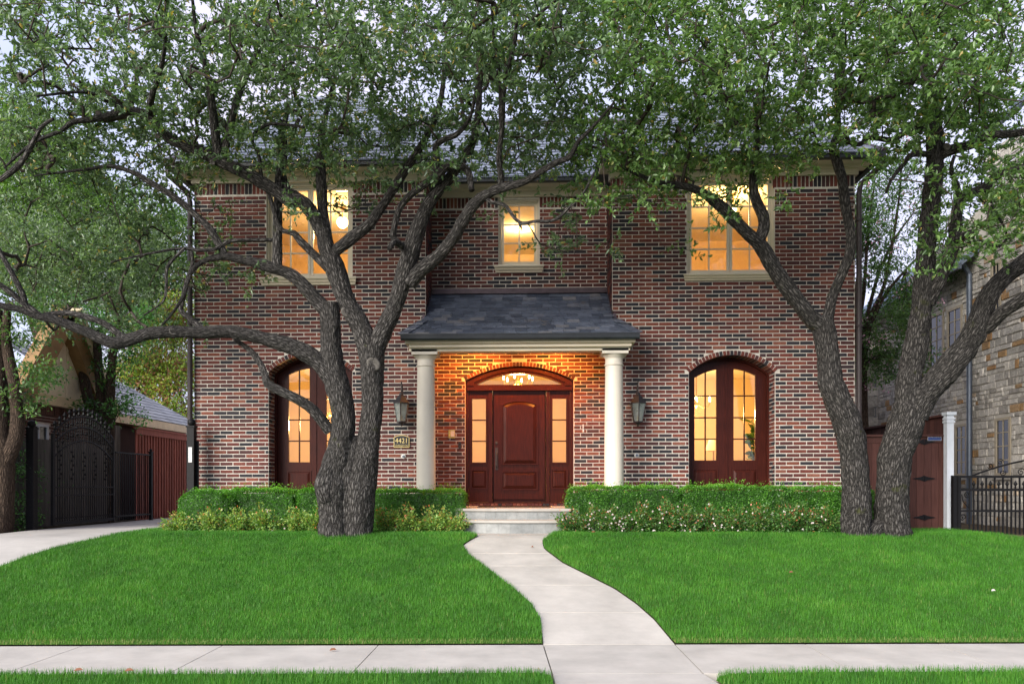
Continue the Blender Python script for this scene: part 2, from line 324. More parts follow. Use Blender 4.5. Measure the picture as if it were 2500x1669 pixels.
        for (a, b, za, ht) in holes:
            hf = ht if callable(ht) else (lambda x, q=ht: q)
            s.quad((a, y0, za), (a, y1, za), (a, y1, hf(a)), (a, y0, hf(a))); s.quad((b, y1, za), (b, y0, za), (b, y0, hf(b)), (b, y1, hf(b)))
        s.quad((x0, y1, z0), (x0, y0, z0), (x0, y0, tf(x0)), (x0, y1, tf(x0))); s.quad((x1, y0, z0), (x1, y1, z0), (x1, y1, tf(x1)), (x1, y0, tf(x1)))
        return s
    def raised(s, x0, x1, z0, z1, y, pr, bv, topfn=None):
        """raised field: bevelled block proud of plane y towards -y"""
        N = 10 if topfn else 1
        for k in range(N):
            a = x0 + (x1 - x0) * k / N; b = x0 + (x1 - x0) * (k + 1) / N
            ta = topfn(a) if topfn else z1; tb = topfn(b) if topfn else z1
            ia = min(max(a, x0 + bv), x1 - bv); ib = min(max(b, x0 + bv), x1 - bv)
            if k == 0: s.quad((x0, y, z0), (x0 + bv, y - pr, z0 + bv), (x0 + bv, y - pr, ta - bv), (x0, y, ta))
            if k == N - 1: s.quad((x1, y, tb), (x1 - bv, y - pr, tb - bv), (x1 - bv, y - pr, z0 + bv), (x1, y, z0))
            s.quad((a, y, z0), (b, y, z0), (ib, y - pr, z0 + bv), (ia, y - pr, z0 + bv))
            s.quad((ia, y - pr, ta - bv), (ib, y - pr, tb - bv), (b, y, tb), (a, y, ta))
            s.quad((ia, y - pr, z0 + bv), (ib, y - pr, z0 + bv), (ib, y - pr, tb - bv), (ia, y - pr, ta - bv))
        return s
    def mesh(s, name, smooth=False):
        me = bpy.data.meshes.new(name); me.from_pydata(s.v, [], s.f)
        if any(s.r):
            at = me.attributes.new('rnd', 'FLOAT', 'FACE'); at.data.foreach_set('value', np.array(s.r, dtype=np.float32))
        if smooth: me.polygons.foreach_set('use_smooth', np.ones(len(me.polygons), dtype=bool))
        return me
WORLD = {}
def put(name, me, material, parent=None, loc=None, label=None, cat=None, group=None, kind=None, smooth=False, rot=None, scale=None):
    if isinstance(me, MB): me = me.mesh(name, smooth)
    if material and not me.materials: me.materials.append(MATS[material])
    o = bpy.data.objects.new(name, me); COL.objects.link(o); M = Matrix.Identity(4)
    if loc is not None: o.location = loc; M = Matrix.Translation(Vector(loc))
    if rot is not None: o.rotation_euler = rot
    if scale is not None: o.scale = scale
    WORLD[o.name] = M
    if parent is not None: o.parent = parent; o.matrix_parent_inverse = WORLD[parent.name].inverted()
    tag(o, label, cat, group, kind)
    return o
def tag(o, label=None, cat=None, group=None, kind=None):
    if label: o['label'] = label
    if cat: o['category'] = cat
    if group: o['group'] = group
    if kind: o['kind'] = kind
    return o
def empty(name, loc, label=None, cat=None, group=None, parent=None):
    o = bpy.data.objects.new(name, None); COL.objects.link(o); o.location = loc; o.empty_display_size = .2
    WORLD[o.name] = Matrix.Translation(Vector(loc))
    if parent is not None: o.parent = parent; o.matrix_parent_inverse = WORLD[parent.name].inverted()
    return tag(o, label, cat, group)
def np_mesh(name, V, Fq, rnd=None, smooth=False, k=4):
    me = bpy.data.meshes.new(name); V = np.ascontiguousarray(V, dtype=np.float32); Fq = np.ascontiguousarray(Fq, dtype=np.int32); n = len(Fq)
    me.vertices.add(len(V)); me.vertices.foreach_set('co', V.ravel()); me.loops.add(n * k); me.loops.foreach_set('vertex_index', Fq.ravel())
    me.polygons.add(n); me.polygons.foreach_set('loop_start', np.arange(n, dtype=np.int32) * k); me.polygons.foreach_set('loop_total', np.full(n, k, dtype=np.int32))
    if smooth: me.polygons.foreach_set('use_smooth', np.ones(n, dtype=bool))
    me.update(calc_edges=True)
    if rnd is not None:
        at = me.attributes.new('rnd', 'FLOAT', 'FACE'); at.data.foreach_set('value', np.ascontiguousarray(rnd, dtype=np.float32))
    return me
def unit(a): return a / np.maximum(1e-9, np.linalg.norm(a, axis=1, keepdims=True))
def leaf_geo(C, D, Nn, Ln, Wd, rnd, fine=True, cup=.25):
    """leaves: base point C, direction D, normal Nn, length, width -> arrays of verts, quads, per-face value"""
    D = unit(D); S = unit(np.cross(D, Nn)); Nn = np.cross(S, D); L = Ln[:, None]; W = Wd[:, None]; n = len(C)
    if fine:
        V = np.stack([C, C + D * L * .3 - S * W * .5 + Nn * W * cup, C + D * L * .72 - S * W * .44 + Nn * W * cup, C + D * L - Nn * L * .06,
                      C + D * L * .72 + S * W * .44 + Nn * W * cup, C + D * L * .3 + S * W * .5 + Nn * W * cup], 1).reshape(-1, 3)
        b = np.arange(n)[:, None] * 6; Q = np.concatenate([b + [[0, 1, 2, 3]], b + [[0, 3, 4, 5]]], 1).reshape(-1, 4)
        return V, Q, np.repeat(rnd, 2)
    V = np.stack([C, C + D * L * .5 - S * W * .5 + Nn * W * cup, C + D * L, C + D * L * .5 + S * W * .5 + Nn * W * cup], 1).reshape(-1, 3)
    return V, np.arange(n)[:, None] * 4 + np.array([[0, 1, 2, 3]]), rnd
def rvec(n): return unit(rng.normal(size=(n, 3)))
def cdt_sheet(poly, step, zf, dz, name, material, **kw):
    """polygon (list of xy) filled with a grid-fine triangulation draped on zf + dz"""
    pts = [Vector((p[0], p[1])) for p in poly]; n = len(pts); xs = [p.x for p in pts]; ys = [p.y for p in pts]
    gx = np.arange(min(xs) + step / 2, max(xs), step); gy = np.arange(min(ys) + step / 2, max(ys), step)
    A = np.array([(x, y) for x in gx for y in gy]); A = A[inside(A, np.array([(p.x, p.y) for p in pts]))] if len(A) else A
    allp = pts + [Vector(a) for a in A]
    v, e, f, *_ = delaunay_2d_cdt(allp, [], [list(range(n))], 1, 1e-5)
    b = MB(); b.v = [(p.x, p.y, zf(p.x, p.y) + dz) for p in v]; b.f = [tuple(q) for q in f]; b.r = [0] * len(f)
    me = b.mesh(name, True)
    if me.polygons and me.polygons[0].normal.z < 0: me.flip_normals()
    return put(name, me, material, **kw)
def inside(A, poly):
    x, y = A[:, 0], A[:, 1]; r = np.zeros(len(A), bool); j = len(poly) - 1
    for i in range(len(poly)):
        xi, yi = poly[i]; xj, yj = poly[j]
        c = ((yi > y) != (yj > y)); r ^= c & (x < (xj - xi) * (y - yi) / (yj - yi + 1e-12) + xi); j = i
    return r

# ================================================================== THE SETTING
# ground sheet to the horizon
gx = [-900, -300, -100, -40, -22] + [x * .6 for x in range(-30, 31)] + [22, 40, 100, 300, 900]
gy = [-900, -200, -40, -8, 0, 3, 5, 6.5] + [7 + .3 * k for k in range(0, 30)] + [17, 20, 25, 35, 60, 120, 300, 1500]
b = MB(); b.v = [(x, y, g(x, y) - .075) for y in gy for x in gx]; nx = len(gx)
for j in range(len(gy) - 1):
    for i in range(nx - 1): b.f.append((j * nx + i, j * nx + i + 1, (j + 1) * nx + i + 1, (j + 1) * nx + i)); b.r.append(0)
put('ground', b, 'soil', kind='structure', smooth=True)

def interp(tab, v):
    for (v0, u0), (v1, u1) in zip(tab, tab[1:]):
        if v <= v1: return u0 + (u1 - u0) * (v - v0) / (v1 - v0)
    return tab[-1][1]
PL = [(1300, 1150), (1309, 1167), (1318, 1150), (1330, 1131), (1352, 1144), (1389, 1192), (1437, 1256), (1474, 1298), (1511, 1320), (1573, 1327), (1643, 1349), (1720, 1365)]
PR = [(1300, 1358), (1305, 1343), (1320, 1323), (1339, 1328), (1373, 1373), (1405, 1437), (1437, 1501), (1474, 1554), (1511, 1596), (1549, 1628), (1573, 1648), (1634, 1713), (1669, 1725), (1720, 1750)]
def slab(rows, name, material, parent, dz=0.0, th=.1):
    """rows = list of lists of ground points; a slab with real thickness following the ground"""
    b = MB(); m = len(rows[0]); T = lambda p: (p.x, p.y, p.z + dz)
    for r0, r1 in zip(rows, rows[1:]):
        for i in range(m - 1): b.quad(T(r1[i]), T(r1[i + 1]), T(r0[i + 1]), T(r0[i]))
    ring = rows[0] + [r[-1] for r in rows[1:]] + rows[-1][-2::-1] + [r[0] for r in rows[-2:0:-1]]
    for p, q in zip(ring, ring[1:] + ring[:1]): b.quad((p.x, p.y, p.z + dz), (q.x, q.y, q.z + dz), (q.x, q.y, q.z - th), (p.x, p.y, p.z - th))
    return put(name, b, material, parent)
walk = empty('walkway', G(1300, 1420)); walk['kind'] = 'structure'
cuts = [1299.5, 1350, 1380, 1427, 1494, 1572]
for a, c in zip(cuts, cuts[1:]):
    rows = []; n = max(3, int((c - a) / 6))
    for k in range(n + 1):
        v = a + .5 + (c - a - 1.0) * k / n; ul, ur = interp(PL, v), interp(PR, v); rows.append([G(ul + (ur - ul) * i / 4, v) for i in range(5)])
    slab(rows, 'panel', 'concrete', walk)
# sidewalk: straight bands, joints between the panels; runs on through the walkway
def sidew(s, t): # s along, t = distance band from the street side
    y = t + .049 * s; return Vector((s, y, g(s, y)))
side = empty('sidewalk', sidew(0, 7.4)); side['kind'] = 'structure'
xjl = [-4.44 - 1.42 * k for k in range(7, 0, -1)] + [-4.44, -3.05, -1.5]
def xe(tab, t, lo=1560, hi=1760):     # x of the walkway edge where it crosses band t
    for _ in range(40):
        m = (lo + hi) / 2; p = G(interp(tab, m), m)
        if p.y - .049 * p.x > t: lo = m
        else: hi = m
    return p.x
xl1, xl0, xr1, xr0 = xe(PL, 7.98), xe(PL, 6.75), xe(PR, 7.98), xe(PR, 6.75)
def quadslab(a, b_, c, d, name, material, parent, n=4):
    rows = []
    for k in range(n + 1):
        t = k / n; p = a.lerp(d, t); q = b_.lerp(c, t); rows.append([p.lerp(q, i / 4) for i in range(5)])
    rows.reverse(); return slab(rows, name, material, parent)
bounds = xjl + [None]
for a, c in zip(xjl, bounds[1:]):
    a0 = a + .005; c1 = (xl1 - .008) if c is None else c - .005; c0 = (xl0 - .008) if c is None else c - .005
    quadslab(sidew(a0, 6.75), sidew(c0, 6.75), sidew(c1, 7.98), sidew(a0, 7.98), 'panel', 'concrete', side)
quadslab(sidew(xl0 + .004, 6.75), sidew(xr0 - .004, 6.75), sidew(xr1 - .004, 7.98), sidew(xl1 + .004, 7.98), 'panel', 'concrete', side)
xjr = [2.78, 4.13] + [4.13 + 1.38 * k for k in range(1, 7)]
prev = None
for c in xjr:
    a1 = (xr1 + .008) if prev is None else prev + .005; a0 = (xr0 + .008) if prev is None else prev + .005
    quadslab(sidew(a0, 6.75), sidew(c - .005, 6.75), sidew(c - .005, 7.98), sidew(a1, 7.98), 'panel', 'concrete', side); prev = c
quadslab(sidew(xl0 + .05, 4.5), sidew(xr0 + .35, 4.5), sidew(xr0 - .006, 6.742), sidew(xl0 + .006, 6.742), 'panel', 'concrete', side)

# lawns (outlines read off the photo, dropped on the ground)
def GP(l, s=1.0): return [(q.x, q.y) for q in (G(u * s, v * s) for u, v in l)]
edgeL = [(interp(PL, v), v) for v in (1309, 1318, 1330, 1341, 1352, 1370, 1389, 1413, 1437, 1456, 1474, 1492, 1511, 1540)] 
edgeR = [(interp(PR, v), v) for v in (1303, 1311, 1320, 1330, 1339, 1356, 1373, 1389, 1405, 1421, 1437, 1456, 1474, 1492, 1511, 1530, 1549)]
def wid(l, d): return [(u + d, v) for u, v in l]
sL = [(x, 8.0 + .049 * x) for x in (xl1 - .01, -2, -4, -6, -8, -10)]
sR = [(x, 8.0 + .049 * x) for x in (14, 11, 8, 6, 4, 2.5, xr1 + .01)]
drive_edge = [(-10.6, 8.9), (-9.3, 10.2)] + GP([(0, 1384), (64, 1359), (138, 1336), (266, 1308), (351, 1296), (426, 1289)])
LAWN_L = drive_edge + GP([(500, 1293), (640, 1294), (780, 1294), (960, 1296), (1080, 1299), (1125, 1302), (1160, 1305)]) + GP(wid(edgeL, -1)) + sL
LAWN_R = GP(wid(edgeR[::-1], 1)) + GP([(1384, 1294), (1500, 1292), (1700, 1291), (1900, 1291), (2060, 1291), (2140, 1294), (2310, 1294), (2405, 1304), (2500, 1315)]) + [(9.2, 13.2), (14, 12.2)] + sR
STRIP_L = [(x, 6.73 + .049 * x) for x in (-10, -8, -6, -4, -2)] + [(xl0 - .12, 6.73 + .049 * xl0), (xl0 - .02, 6.66), (xl0 + .02, 5.4), (-10, 4.6)]
STRIP_R = [(xr0 + .04, 6.52), (xr0 + .1, 6.66), (xr0 + .22, 6.76)] + [(x, 6.73 + .049 * x) for x in (2.4, 4, 6, 9, 12)] + [(12, 5.0), (xr0 + .3, 4.9)]
for i, pl in enumerate((LAWN_L, LAWN_R, STRIP_L, STRIP_R)):
    cdt_sheet(pl, .3, g, .012, 'lawn', 'turf', kind='structure')
cdt_sheet([(-10.4, 8.6), (-9.3, 10.0)] + GP([(0, 1386), (64, 1361), (138, 1338), (266, 1310), (351, 1298), (426, 1291)]) + [(-6.4, 14.6), (-6.3, 18), (-8.6, 26), (-9.6, 26), (-9.35, 15.0), (-9.2, 13.6), (-12, 12.2), (-16, 10.2), (-16, 8.4)], .4, g, -.012, 'driveway', 'drive_concrete', kind='structure')
cdt_sheet(GP([(426, 1289), (500, 1293), (780, 1294), (1080, 1299), (1160, 1305)]) + [(-1.2, 15.3), (-6.5, 15.3)], .4, g, .0, 'flower_bed', 'mulch', kind='structure')
cdt_sheet(GP([(1384, 1294), (1700, 1291), (2140, 1294), (2310, 1294)]) + [(8.2, 15.3), (.9, 15.3)], .4, g, .0, 'flower_bed', 'mulch', kind='structure')

# grass blades
def blades(polys, dens, h0, h1, seedw, name, label_kind, edge=None):
    PTS = []
    for pl, d in zip(polys, dens):
        pl = np.array(pl); lo, hi = pl.min(0), pl.max(0); n = int((hi - lo).prod() * d); A = rng.uniform(lo, hi, (n, 2)); PTS.append(A[inside(A, pl)])
    A = np.concatenate(PTS); n = len(A)
    B = np.column_stack([A, gv(A[:, 0], A[:, 1]) + .008])
    hue = np.array([noise.noise((x * .9, y * .9, 3.1)) * .5 + noise.noise((x * 4.5, y * 4.5, 7.7)) * .5 for x, y in A[:: 1]]) if n < 400000 else np.zeros(n)
    edge_d = np.abs(A[:, 1] - .049 * A[:, 0] - 8.0); H = rng.uniform(h0, h1, n) * (1 + .25 * hue) * np.where(edge_d < .10, .7, 1); a = rng.uniform(0, 2 * np.pi, n); lean = rng.uniform(.1, .75, n)
    d = np.column_stack([np.cos(a), np.sin(a), np.zeros(n)]); sd_ = np.column_stack([-np.sin(a), np.cos(a), np.zeros(n)]) ; up = np.array([[0, 0, 1.0]])
    wd = rng.uniform(.0016, .0030, n)[:, None]
    tip = B + up * (H * (1 - .25 * lean))[:, None] + d * (H * lean * .7)[:, None]
    V = np.stack([B - sd_ * wd, B + sd_ * wd, tip + sd_ * wd * .22, tip - sd_ * wd * .22], 1).reshape(-1, 3)
    Q = np.arange(n)[:, None] * 4 + np.array([[0, 1, 2, 3]])
    r = np.clip(.45 + .55 * hue + rng.normal(0, .16, n), 0, .97); r[rng.random(n) < .015] = 1
    r[(edge_d < .10) & (rng.random(n) < .55)] = 1
    put(name, np_mesh(name, V, Q, r), 'grass_blade', kind='stuff', label=label_kind, cat='grass')
def clip_poly(pl, y0, y1): return pl
blades([LAWN_L], [5600], .035, .066, 1, 'grass', 'mown green lawn left of the curved concrete walk')
blades([LAWN_R], [5000], .035, .066, 1, 'grass', 'mown green lawn right of the curved concrete walk')
blades([STRIP_L], [5600], .045, .08, 1, 'grass', 'strip of grass between pavement and street, left of the walk')
blades([STRIP_R], [5600], .045, .08, 1, 'grass', 'strip of grass between pavement and street, right of the walk')

# ================================================================== THE HOUSE
YF, YR = 15.36, 16.29
XL, X1, X2, XR = PX(475, YF), PX(1039.3, YF), PX(1494.6, YF), PX(2087, YF)
ZT = (PZ(550, 450, YF) + PZ(2000, 428, YF)) / 2; ZB = .62; ZP = 1.195
CO, BL, JT = .0762, .254, .014
house = empty('brick_house', (0, YF, GH), 'two storey red and black brick house with slate roof and arched doors', 'house')
def arcfn(cx, hw, zs, rise):
    Rr = (hw * hw + rise * rise) / (2 * rise); zc = zs + rise - Rr
    return lambda x: zc + math.sqrt(max(0, Rr * Rr - (x - cx) ** 2)), Rr, zc
class Op: pass
def opening(u0, u1, v0, v1, Y, rise=0, z0=None, vspring=None):
    o = Op(); um = (u0 + u1) / 2; o.x0, o.x1 = PX(u0, Y), PX(u1, Y); o.cx = (o.x0 + o.x1) / 2; o.hw = (o.x1 - o.x0) / 2
    o.z0 = PZ(um, v1, Y) if z0 is None else z0; o.z1 = PZ(um, v0, Y); o.arch = rise > 0
    if o.arch:
        o.zs = PZ(um, vspring, Y); o.rise = rise; o.fn, o.R, o.zc = arcfn(o.cx, o.hw, o.zs, rise)
        o.ofn = arcfn(o.cx, o.hw + .095, o.zs - .02, rise + .115)[0]
    else: o.fn = o.z1; o.ofn = lambda x: o.z1
    return o
W1 = opening(650.6, 860, 452, 678, YF); W2 = opening(1677, 1891, 440, 669, YF); W3 = opening(1217.6, 1317, 487, 648, YR)
W1.z1 = W2.z1 = ZT - .02; W3.z1 = min(W3.z1, ZT - .02)
for o in (W1, W2, W3): o.fn = o.z1; o.ofn = (lambda x, q=o.z1: q)
D1 = opening(656, 860, 0, 0, YF, .335, ZP, 907); D2 = opening(1681.6, 1892, 0, 0, YF, .335, ZP, 908.5)
D3 = opening(1136, 1400.5, 0, 0, YR, .295, ZP, 928)
DR = .41   # depth of the arched door recesses

BW = MB(); SINGLE = []
def add_brick(u0, u1, z0, z1, org, ud, nd, single=False, dep=.10, rndv=None):
    """one brick: spans u along ud, z up, stands proud of the mortar by a few mm along nd"""
    j = lambda s=.0018: random.uniform(-s, s); pr = .008 + random.uniform(-.002, .004)
    if single: SINGLE.append((Vector(org) + Vector(ud) * (u0 + u1) / 2, (z0 + z1) / 2, u1 - u0, z1 - z0, pr)); return
    BW.cur = rndv if rndv is not None else max(.001, random.random())
    o, ud, nd = Vector(org), Vector(ud), Vector(nd); Z = Vector((0, 0, 1)); p = []
    for n_, s in ((-.03, 0), (pr, .0022)):
        for (a, c) in ((u0 + s, z0 + s), (u1 - s, z0 + s), (u1 - s, z1 - s), (u0 + s, z1 - s)): p.append(o + ud * (a + j()) + Z * (c + j()) + nd * (n_ + (j(.0015) if s else 0)))
    i = len(BW.v); BW.v += [tuple(q) for q in p]
    for f in ((4, 5, 6, 7), (0, 1, 5, 4), (1, 2, 6, 5), (2, 3, 7, 6), (3, 0, 4, 7)): BW.f.append(tuple(i + k for k in f)); BW.r.append(BW.cur)
def courses(x0, x1, z0, z1, org, ud, nd, ops, pick=None, ztop_soldier=True):
    """running bond between x0 and x1 with a soldier course on top; ops = openings left free"""
    zsold = z1 - .215 if ztop_soldier else z1; k = 0; z = z0
    while z + CO <= zsold + .03:
        off = 0 if k % 2 == 0 else -BL / 2; zc = z + CO / 2; x = x0 + off
        while x < x1 - .01:
            segs = [(max(x, x0), min(x + BL, x1))]
            for o in ops:
                ns = []
                for a, c in segs:
                    if zc < o.z0 - .01: ns.append((a, c)); continue
                    if o.arch:   # free span at this height
                        if zc <= o.zs: lo, hi = o.x0, o.x1
                        else:
                            xs = [o.cx + (o.hw + .095) * t / 40 for t in range(-40, 41)]; ins = [q for q in xs if o.ofn(q) > zc - CO * .3]
                            if not ins: ns.append((a, c)); continue
                            lo, hi = ins[0], ins[-1]
                    else:
                        if zc > o.z1: ns.append((a, c)); continue
                        lo, hi = o.x0, o.x1
                    if c <= lo or a >= hi: ns.append((a, c))
                    else:
                        if a < lo - .02: ns.append((a, lo))
                        if c > hi + .02: ns.append((hi, c))
                segs = ns
            for a, c in segs:
                if c - a > .03:
                    sg = bool(pick and abs(c - a - BL) < .002 and pick((a + c) / 2, zc))
                    add_brick(a + JT / 2, c - JT / 2, z + JT / 2 * 1.05, z + CO - JT / 2 * 1.05, org, ud, nd, sg)
            x += BL
        z += CO; k += 1
    if ztop_soldier:
        x = x0
        while x < x1 - .03:
            c = min(x + CO, x1); m = (x + c) / 2
            if not any((o.x0 < m < o.x1 and o.z1 > zsold) for o in ops if not o.arch): add_brick(x + JT / 2, c - JT / 2, zsold + .004, z1 - .004, org, ud, nd)
            x += CO
def ring(o, Y):
    """rowlock arch over a door opening, with its soffit"""
    a0 = math.asin(min(1, o.hw / o.R)); n = int(2 * a0 * (o.R + .045) / .069); Z = Vector((0, 0, 1))
    for k in range(n):
        a = -a0 + 2 * a0 * (k + .5) / n; rd = Vector((math.sin(a), 0, math.cos(a))); td = Vector((math.cos(a), 0, -math.sin(a))); c = Vector((o.cx, 0, o.zc)) + rd * (o.R + .036)
        BW.cur = random.uniform(.2, 1) if random.random() < .85 else .1; hw = o.R * a0 / n - .0055
        for q in range(2):
            BW.obox(Vector((c.x, Y - .010 + .054 + q * .21 if q == 0 else Y + .10 + .15, c.z)), td * hw, Vector((0, .054 if q == 0 else .14, 0)), rd * .043)
pickR = lambda x, z: X2 < x < X2 + 1.75 and 1.55 < z < 4.55
pickL = lambda x, z: X1 - .80 < x < X1 and 1.55 < z < 4.3
courses(XL, X1, ZB, ZT, (0, YF, 0), (1, 0, 0), (0, -1, 0), [W1, D1], pickL)
courses(X2, XR, ZB, ZT, (0, YF, 0), (1, 0, 0), (0, -1, 0), [W2, D2], pickR)
courses(X1, X2, ZB, ZT, (0, YR, 0), (1, 0, 0), (0, -1, 0), [W3, D3])
courses(0, YR - YF, ZB, ZT, (X1, YF, 0), (0, 1, 0), (1, 0, 0), [])
courses(0, YR - YF, ZB, ZT, (X2, YF, 0), (0, 1, 0), (-1, 0, 0), [])
courses(0, 5.0, ZB, ZT, (XL, YF, 0), (0, 1, 0), (-1, 0, 0), []); courses(0, 5.0, ZB, ZT, (XR, YF, 0), (0, 1, 0), (1, 0, 0), [])
# soldier course over the porch wall (photo: directly under the porch ceiling)
# jambs of the arched recesses
for o in (D1, D2):
    k = 0; z = ZB
    while z < o.zs + .02:
        cutp = .20 if k % 2 else .115
        if z > ZP - .05:
            for (X, n_) in ((o.x0, 1), (o.x1, -1)):
                add_brick(.012, cutp - .005, z + JT / 2, z + CO - JT / 2, (X, YF, 0), (0, 1, 0), (n_, 0, 0)); add_brick(cutp + .005, min(cutp + .19, DR - .02), z + JT / 2, z + CO - JT / 2, (X, YF, 0), (0, 1, 0), (n_, 0, 0))
                if k % 2 == 0: add_brick(cutp + .2, DR - .015, z + JT / 2, z + CO - JT / 2, (X, YF, 0), (0, 1, 0), (n_, 0, 0))
        z += CO; k += 1
    ring(o, YF)
ring(D3, YR)
for k in range(int((D3.x1 - D3.x0) / .075)):      # rowlock sill under the front door
    x = D3.x0 + .075 * k; add_brick(x + .005, x + .068, ZP - .02, ZP + .05, (0, YR - .1, 0), (1, 0, 0), (0, -1, 0))

H_ = lambda o: (o.x0, o.x1, o.z0, o.fn)
wall = put('wall', MB().plate(XL, X1, ZB - .4, ZT, [H_(W1), H_(D1)], YF, YF + DR, 24), 'mortar', house)
wall2 = put('wall', MB().plate(X2, XR, ZB - .4, ZT, [H_(W2), H_(D2)], YF, YF + DR, 24), 'mortar', house)
wall3 = put('wall', MB().plate(X1, X2, ZB - .4, ZT, [H_(W3), H_(D3)], YR, YR + .3, 24), 'mortar', house)
for X in (XL, XR): q = MB(); q.quad((X, YF, ZB - .4), (X, YF + 9, ZB - .4), (X, YF + 9, ZT), (X, YF, ZT)); put('side_wall', q, 'mortar', house)
for X in (X1, X2): q = MB(); q.quad((X, YF, ZB - .4), (X, YR + .3, ZB - .4), (X, YR + .3, ZT), (X, YF, ZT)); put('side_wall', q, 'mortar', house)
q = MB(); q.quad((XL, YF + 9, ZB - .4), (XR, YF + 9, ZB - .4), (XR, YF + 9, ZT), (XL, YF + 9, ZT)); put('back_wall', q, 'mortar', house)
put('brickwork', BW, 'brick', house, kind='stuff')
# the bricks nearest the camera, one object each (one shared mesh, a random colour per object)
sb = MB(); L_, Hh = BL - JT, CO - JT * 1.05
pp = [(-L_ / 2, .03, -Hh / 2), (L_ / 2, .03, -Hh / 2), (L_ / 2, .03, Hh / 2), (-L_ / 2, .03, Hh / 2)]; e = .0022
pp += [(-L_ / 2 + e, -.009, -Hh / 2 + e), (L_ / 2 - e, -.009, -Hh / 2 + e), (L_ / 2 - e, -.009, Hh / 2 - e), (-L_ / 2 + e, -.009, Hh / 2 - e)]
sb.v = pp; sb.f = [(4, 5, 6, 7), (0, 1, 5, 4), (1, 2, 6, 5), (2, 3, 7, 6), (3, 0, 4, 7)]; sb.r = [0] * 5; sbm = sb.mesh('brick'); sbm.materials.append(MATS['brick_single'])
SINGLE.sort(key=lambda q: (q[0] + Vector((0, 0, q[1])) - Vector((0, 0, CAMZ))).length)
for i, (p, zc, l, h, pr) in enumerate(SINGLE):
    if i < 300:
        put('brick', sbm, None, wall2 if p.x > 0 else wall, loc=(p.x + random.uniform(-.0015, .0015), YF + random.uniform(-.003, .002), zc + random.uniform(-.0012, .0012)), rot=(0, random.uniform(-.006, .006), random.uniform(-.006, .006)))
if len(SINGLE) > 300:
    BW = MB(); 
    for (p, zc, l, h, pr) in SINGLE[300:]: add_brick(p.x - l / 2, p.x + l / 2, zc - h / 2, zc + h / 2, (0, YF, 0), (1, 0, 0), (0, -1, 0))
    put('brickwork', BW, 'brick', wall2, kind='stuff')

# rooms behind the glass, lit by their own lamps
def room(x0, x1, y0, y1, z0, z1, wallm):
    b = MB(); b.quad((x0, y0, z0), (x0, y1, z0), (x0, y1, z1), (x0, y0, z1)); b.quad((x1, y1, z0), (x1, y0, z0), (x1, y0, z1), (x1, y1, z1)); b.quad((x0, y1, z0), (x1, y1, z0), (x1, y1, z1), (x0, y1, z1))
    o = put('room_wall', b, wallm, house)
    put('room_ceiling', MB().box(x0, x1, y0, y1, z1, z1 + .1), 'room_ceiling', house); put('room_floor', MB().box(x0, x1, y0, y1, z0 - .1, z0), 'room_floor', house)
ZU = 4.72
room(XL + .02, X1 - .02, YF + DR + .003, YF + 5, ZP, 4.3, 'room_wall'); room(X1 + .02, X2 - .02, YR + .303, YR + 5, ZP, 4.3, 'room_wall'); room(X2 + .02, XR - .02, YF + DR + .003, YF + 5, ZP, 4.3, 'room_wall')
room(XL + .02, X1 - .02, YF + DR + .003, YF + 4, ZU, 7.5, 'room_wall_up'); room(X1 + .02, X2 - .02, YR + .303, YR + 4, ZU, 7.5, 'room_wall'); room(X2 + .02, XR - .02, YF + DR + .003, YF + 4, ZU, 7.5, 'room_wall_up')
def lamp(loc, watt, parent=None, col=(1, .60, .22), size=.12, name='lamp_light'):
    l = bpy.data.lights.new(name, 'POINT'); l.energy = watt; l.color = col; l.shadow_soft_size = size
    o = bpy.data.objects.new(name, l); COL.objects.link(o); o.location = loc
    if parent is not None: o.parent = parent; o.matrix_parent_inverse = WORLD[parent.name].inverted()
def pendant(u, v, Y, watt, r, ceil, label, name='globe_pendant'):
    c = P(u, v, Y); e_ = empty(name, c, label, 'pendant lamp'); put('globe', MB().ball(c, r, 20), 'globe', e_, smooth=True); put('rod', MB().rod(c + Vector((0, 0, r)), (c.x, c.y, ceil), .012), 'brass', e_)
    put('canopy', MB().lathe((c.x, c.y, ceil - .03), [(.06, 0), (.05, .03)], 16), 'brass', e_); lamp(c + Vector((0, -.02, -r - .15)), watt, e_, (1, .64, .27))
pendant(836, 543, YF + 1.4, 50, .12, 7.5, 'glowing globe lamp behind the upper left window')
pendant(1791, 512, YF + .9, 55, .06, 7.5, 'small bright ceiling bulb behind the upper right window', 'ceiling_bulb')
pendant(1268, 540, YR + 2.0, 50, .11, 7.5, 'ceiling lamp of the room behind the small middle window', 'ceiling_lamp')
def chandelier(c, r, arms, ceil, watt, label):
    e_ = empty('chandelier', c, label, 'chandelier'); put('stem', MB().rod(c + Vector((0, 0, -.1)), (c.x, c.y, ceil), .014), 'brass', e_); put('hub', MB().ball(c + Vector((0, 0, -.06)), .06, 14), 'brass', e_, smooth=True)
    for k in range(arms):
        a = 2 * math.pi * k / arms + .3; d = Vector((math.cos(a), math.sin(a), 0))
        put('arm', MB().path([c + d * .04 + Vector((0, 0, -.06)), c + d * r * .5 + Vector((0, 0, -.15)), c + d * r * .9 + Vector((0, 0, -.11)), c + d * r + Vector((0, 0, -.02))], .009, 6), 'brass', e_)
        put('bulb', MB().lathe(tuple(c + d * r + Vector((0, 0, 0))), [(.008, 0), (.022, .03), (.018, .06), (.002, .10)], 10), 'bulb', e_, smooth=True)
    lamp(c + Vector((0, 0, -.3)), watt, e_)
chandelier(P(1265, 928, YR + 1.7), .34, 6, 4.3, 72, 'candle chandelier glowing in the fanlight over the front door')
chandelier(P(806, 1003, YF + 2.0), .30, 6, 4.3, 85, 'glowing chandelier behind the left arched doors')
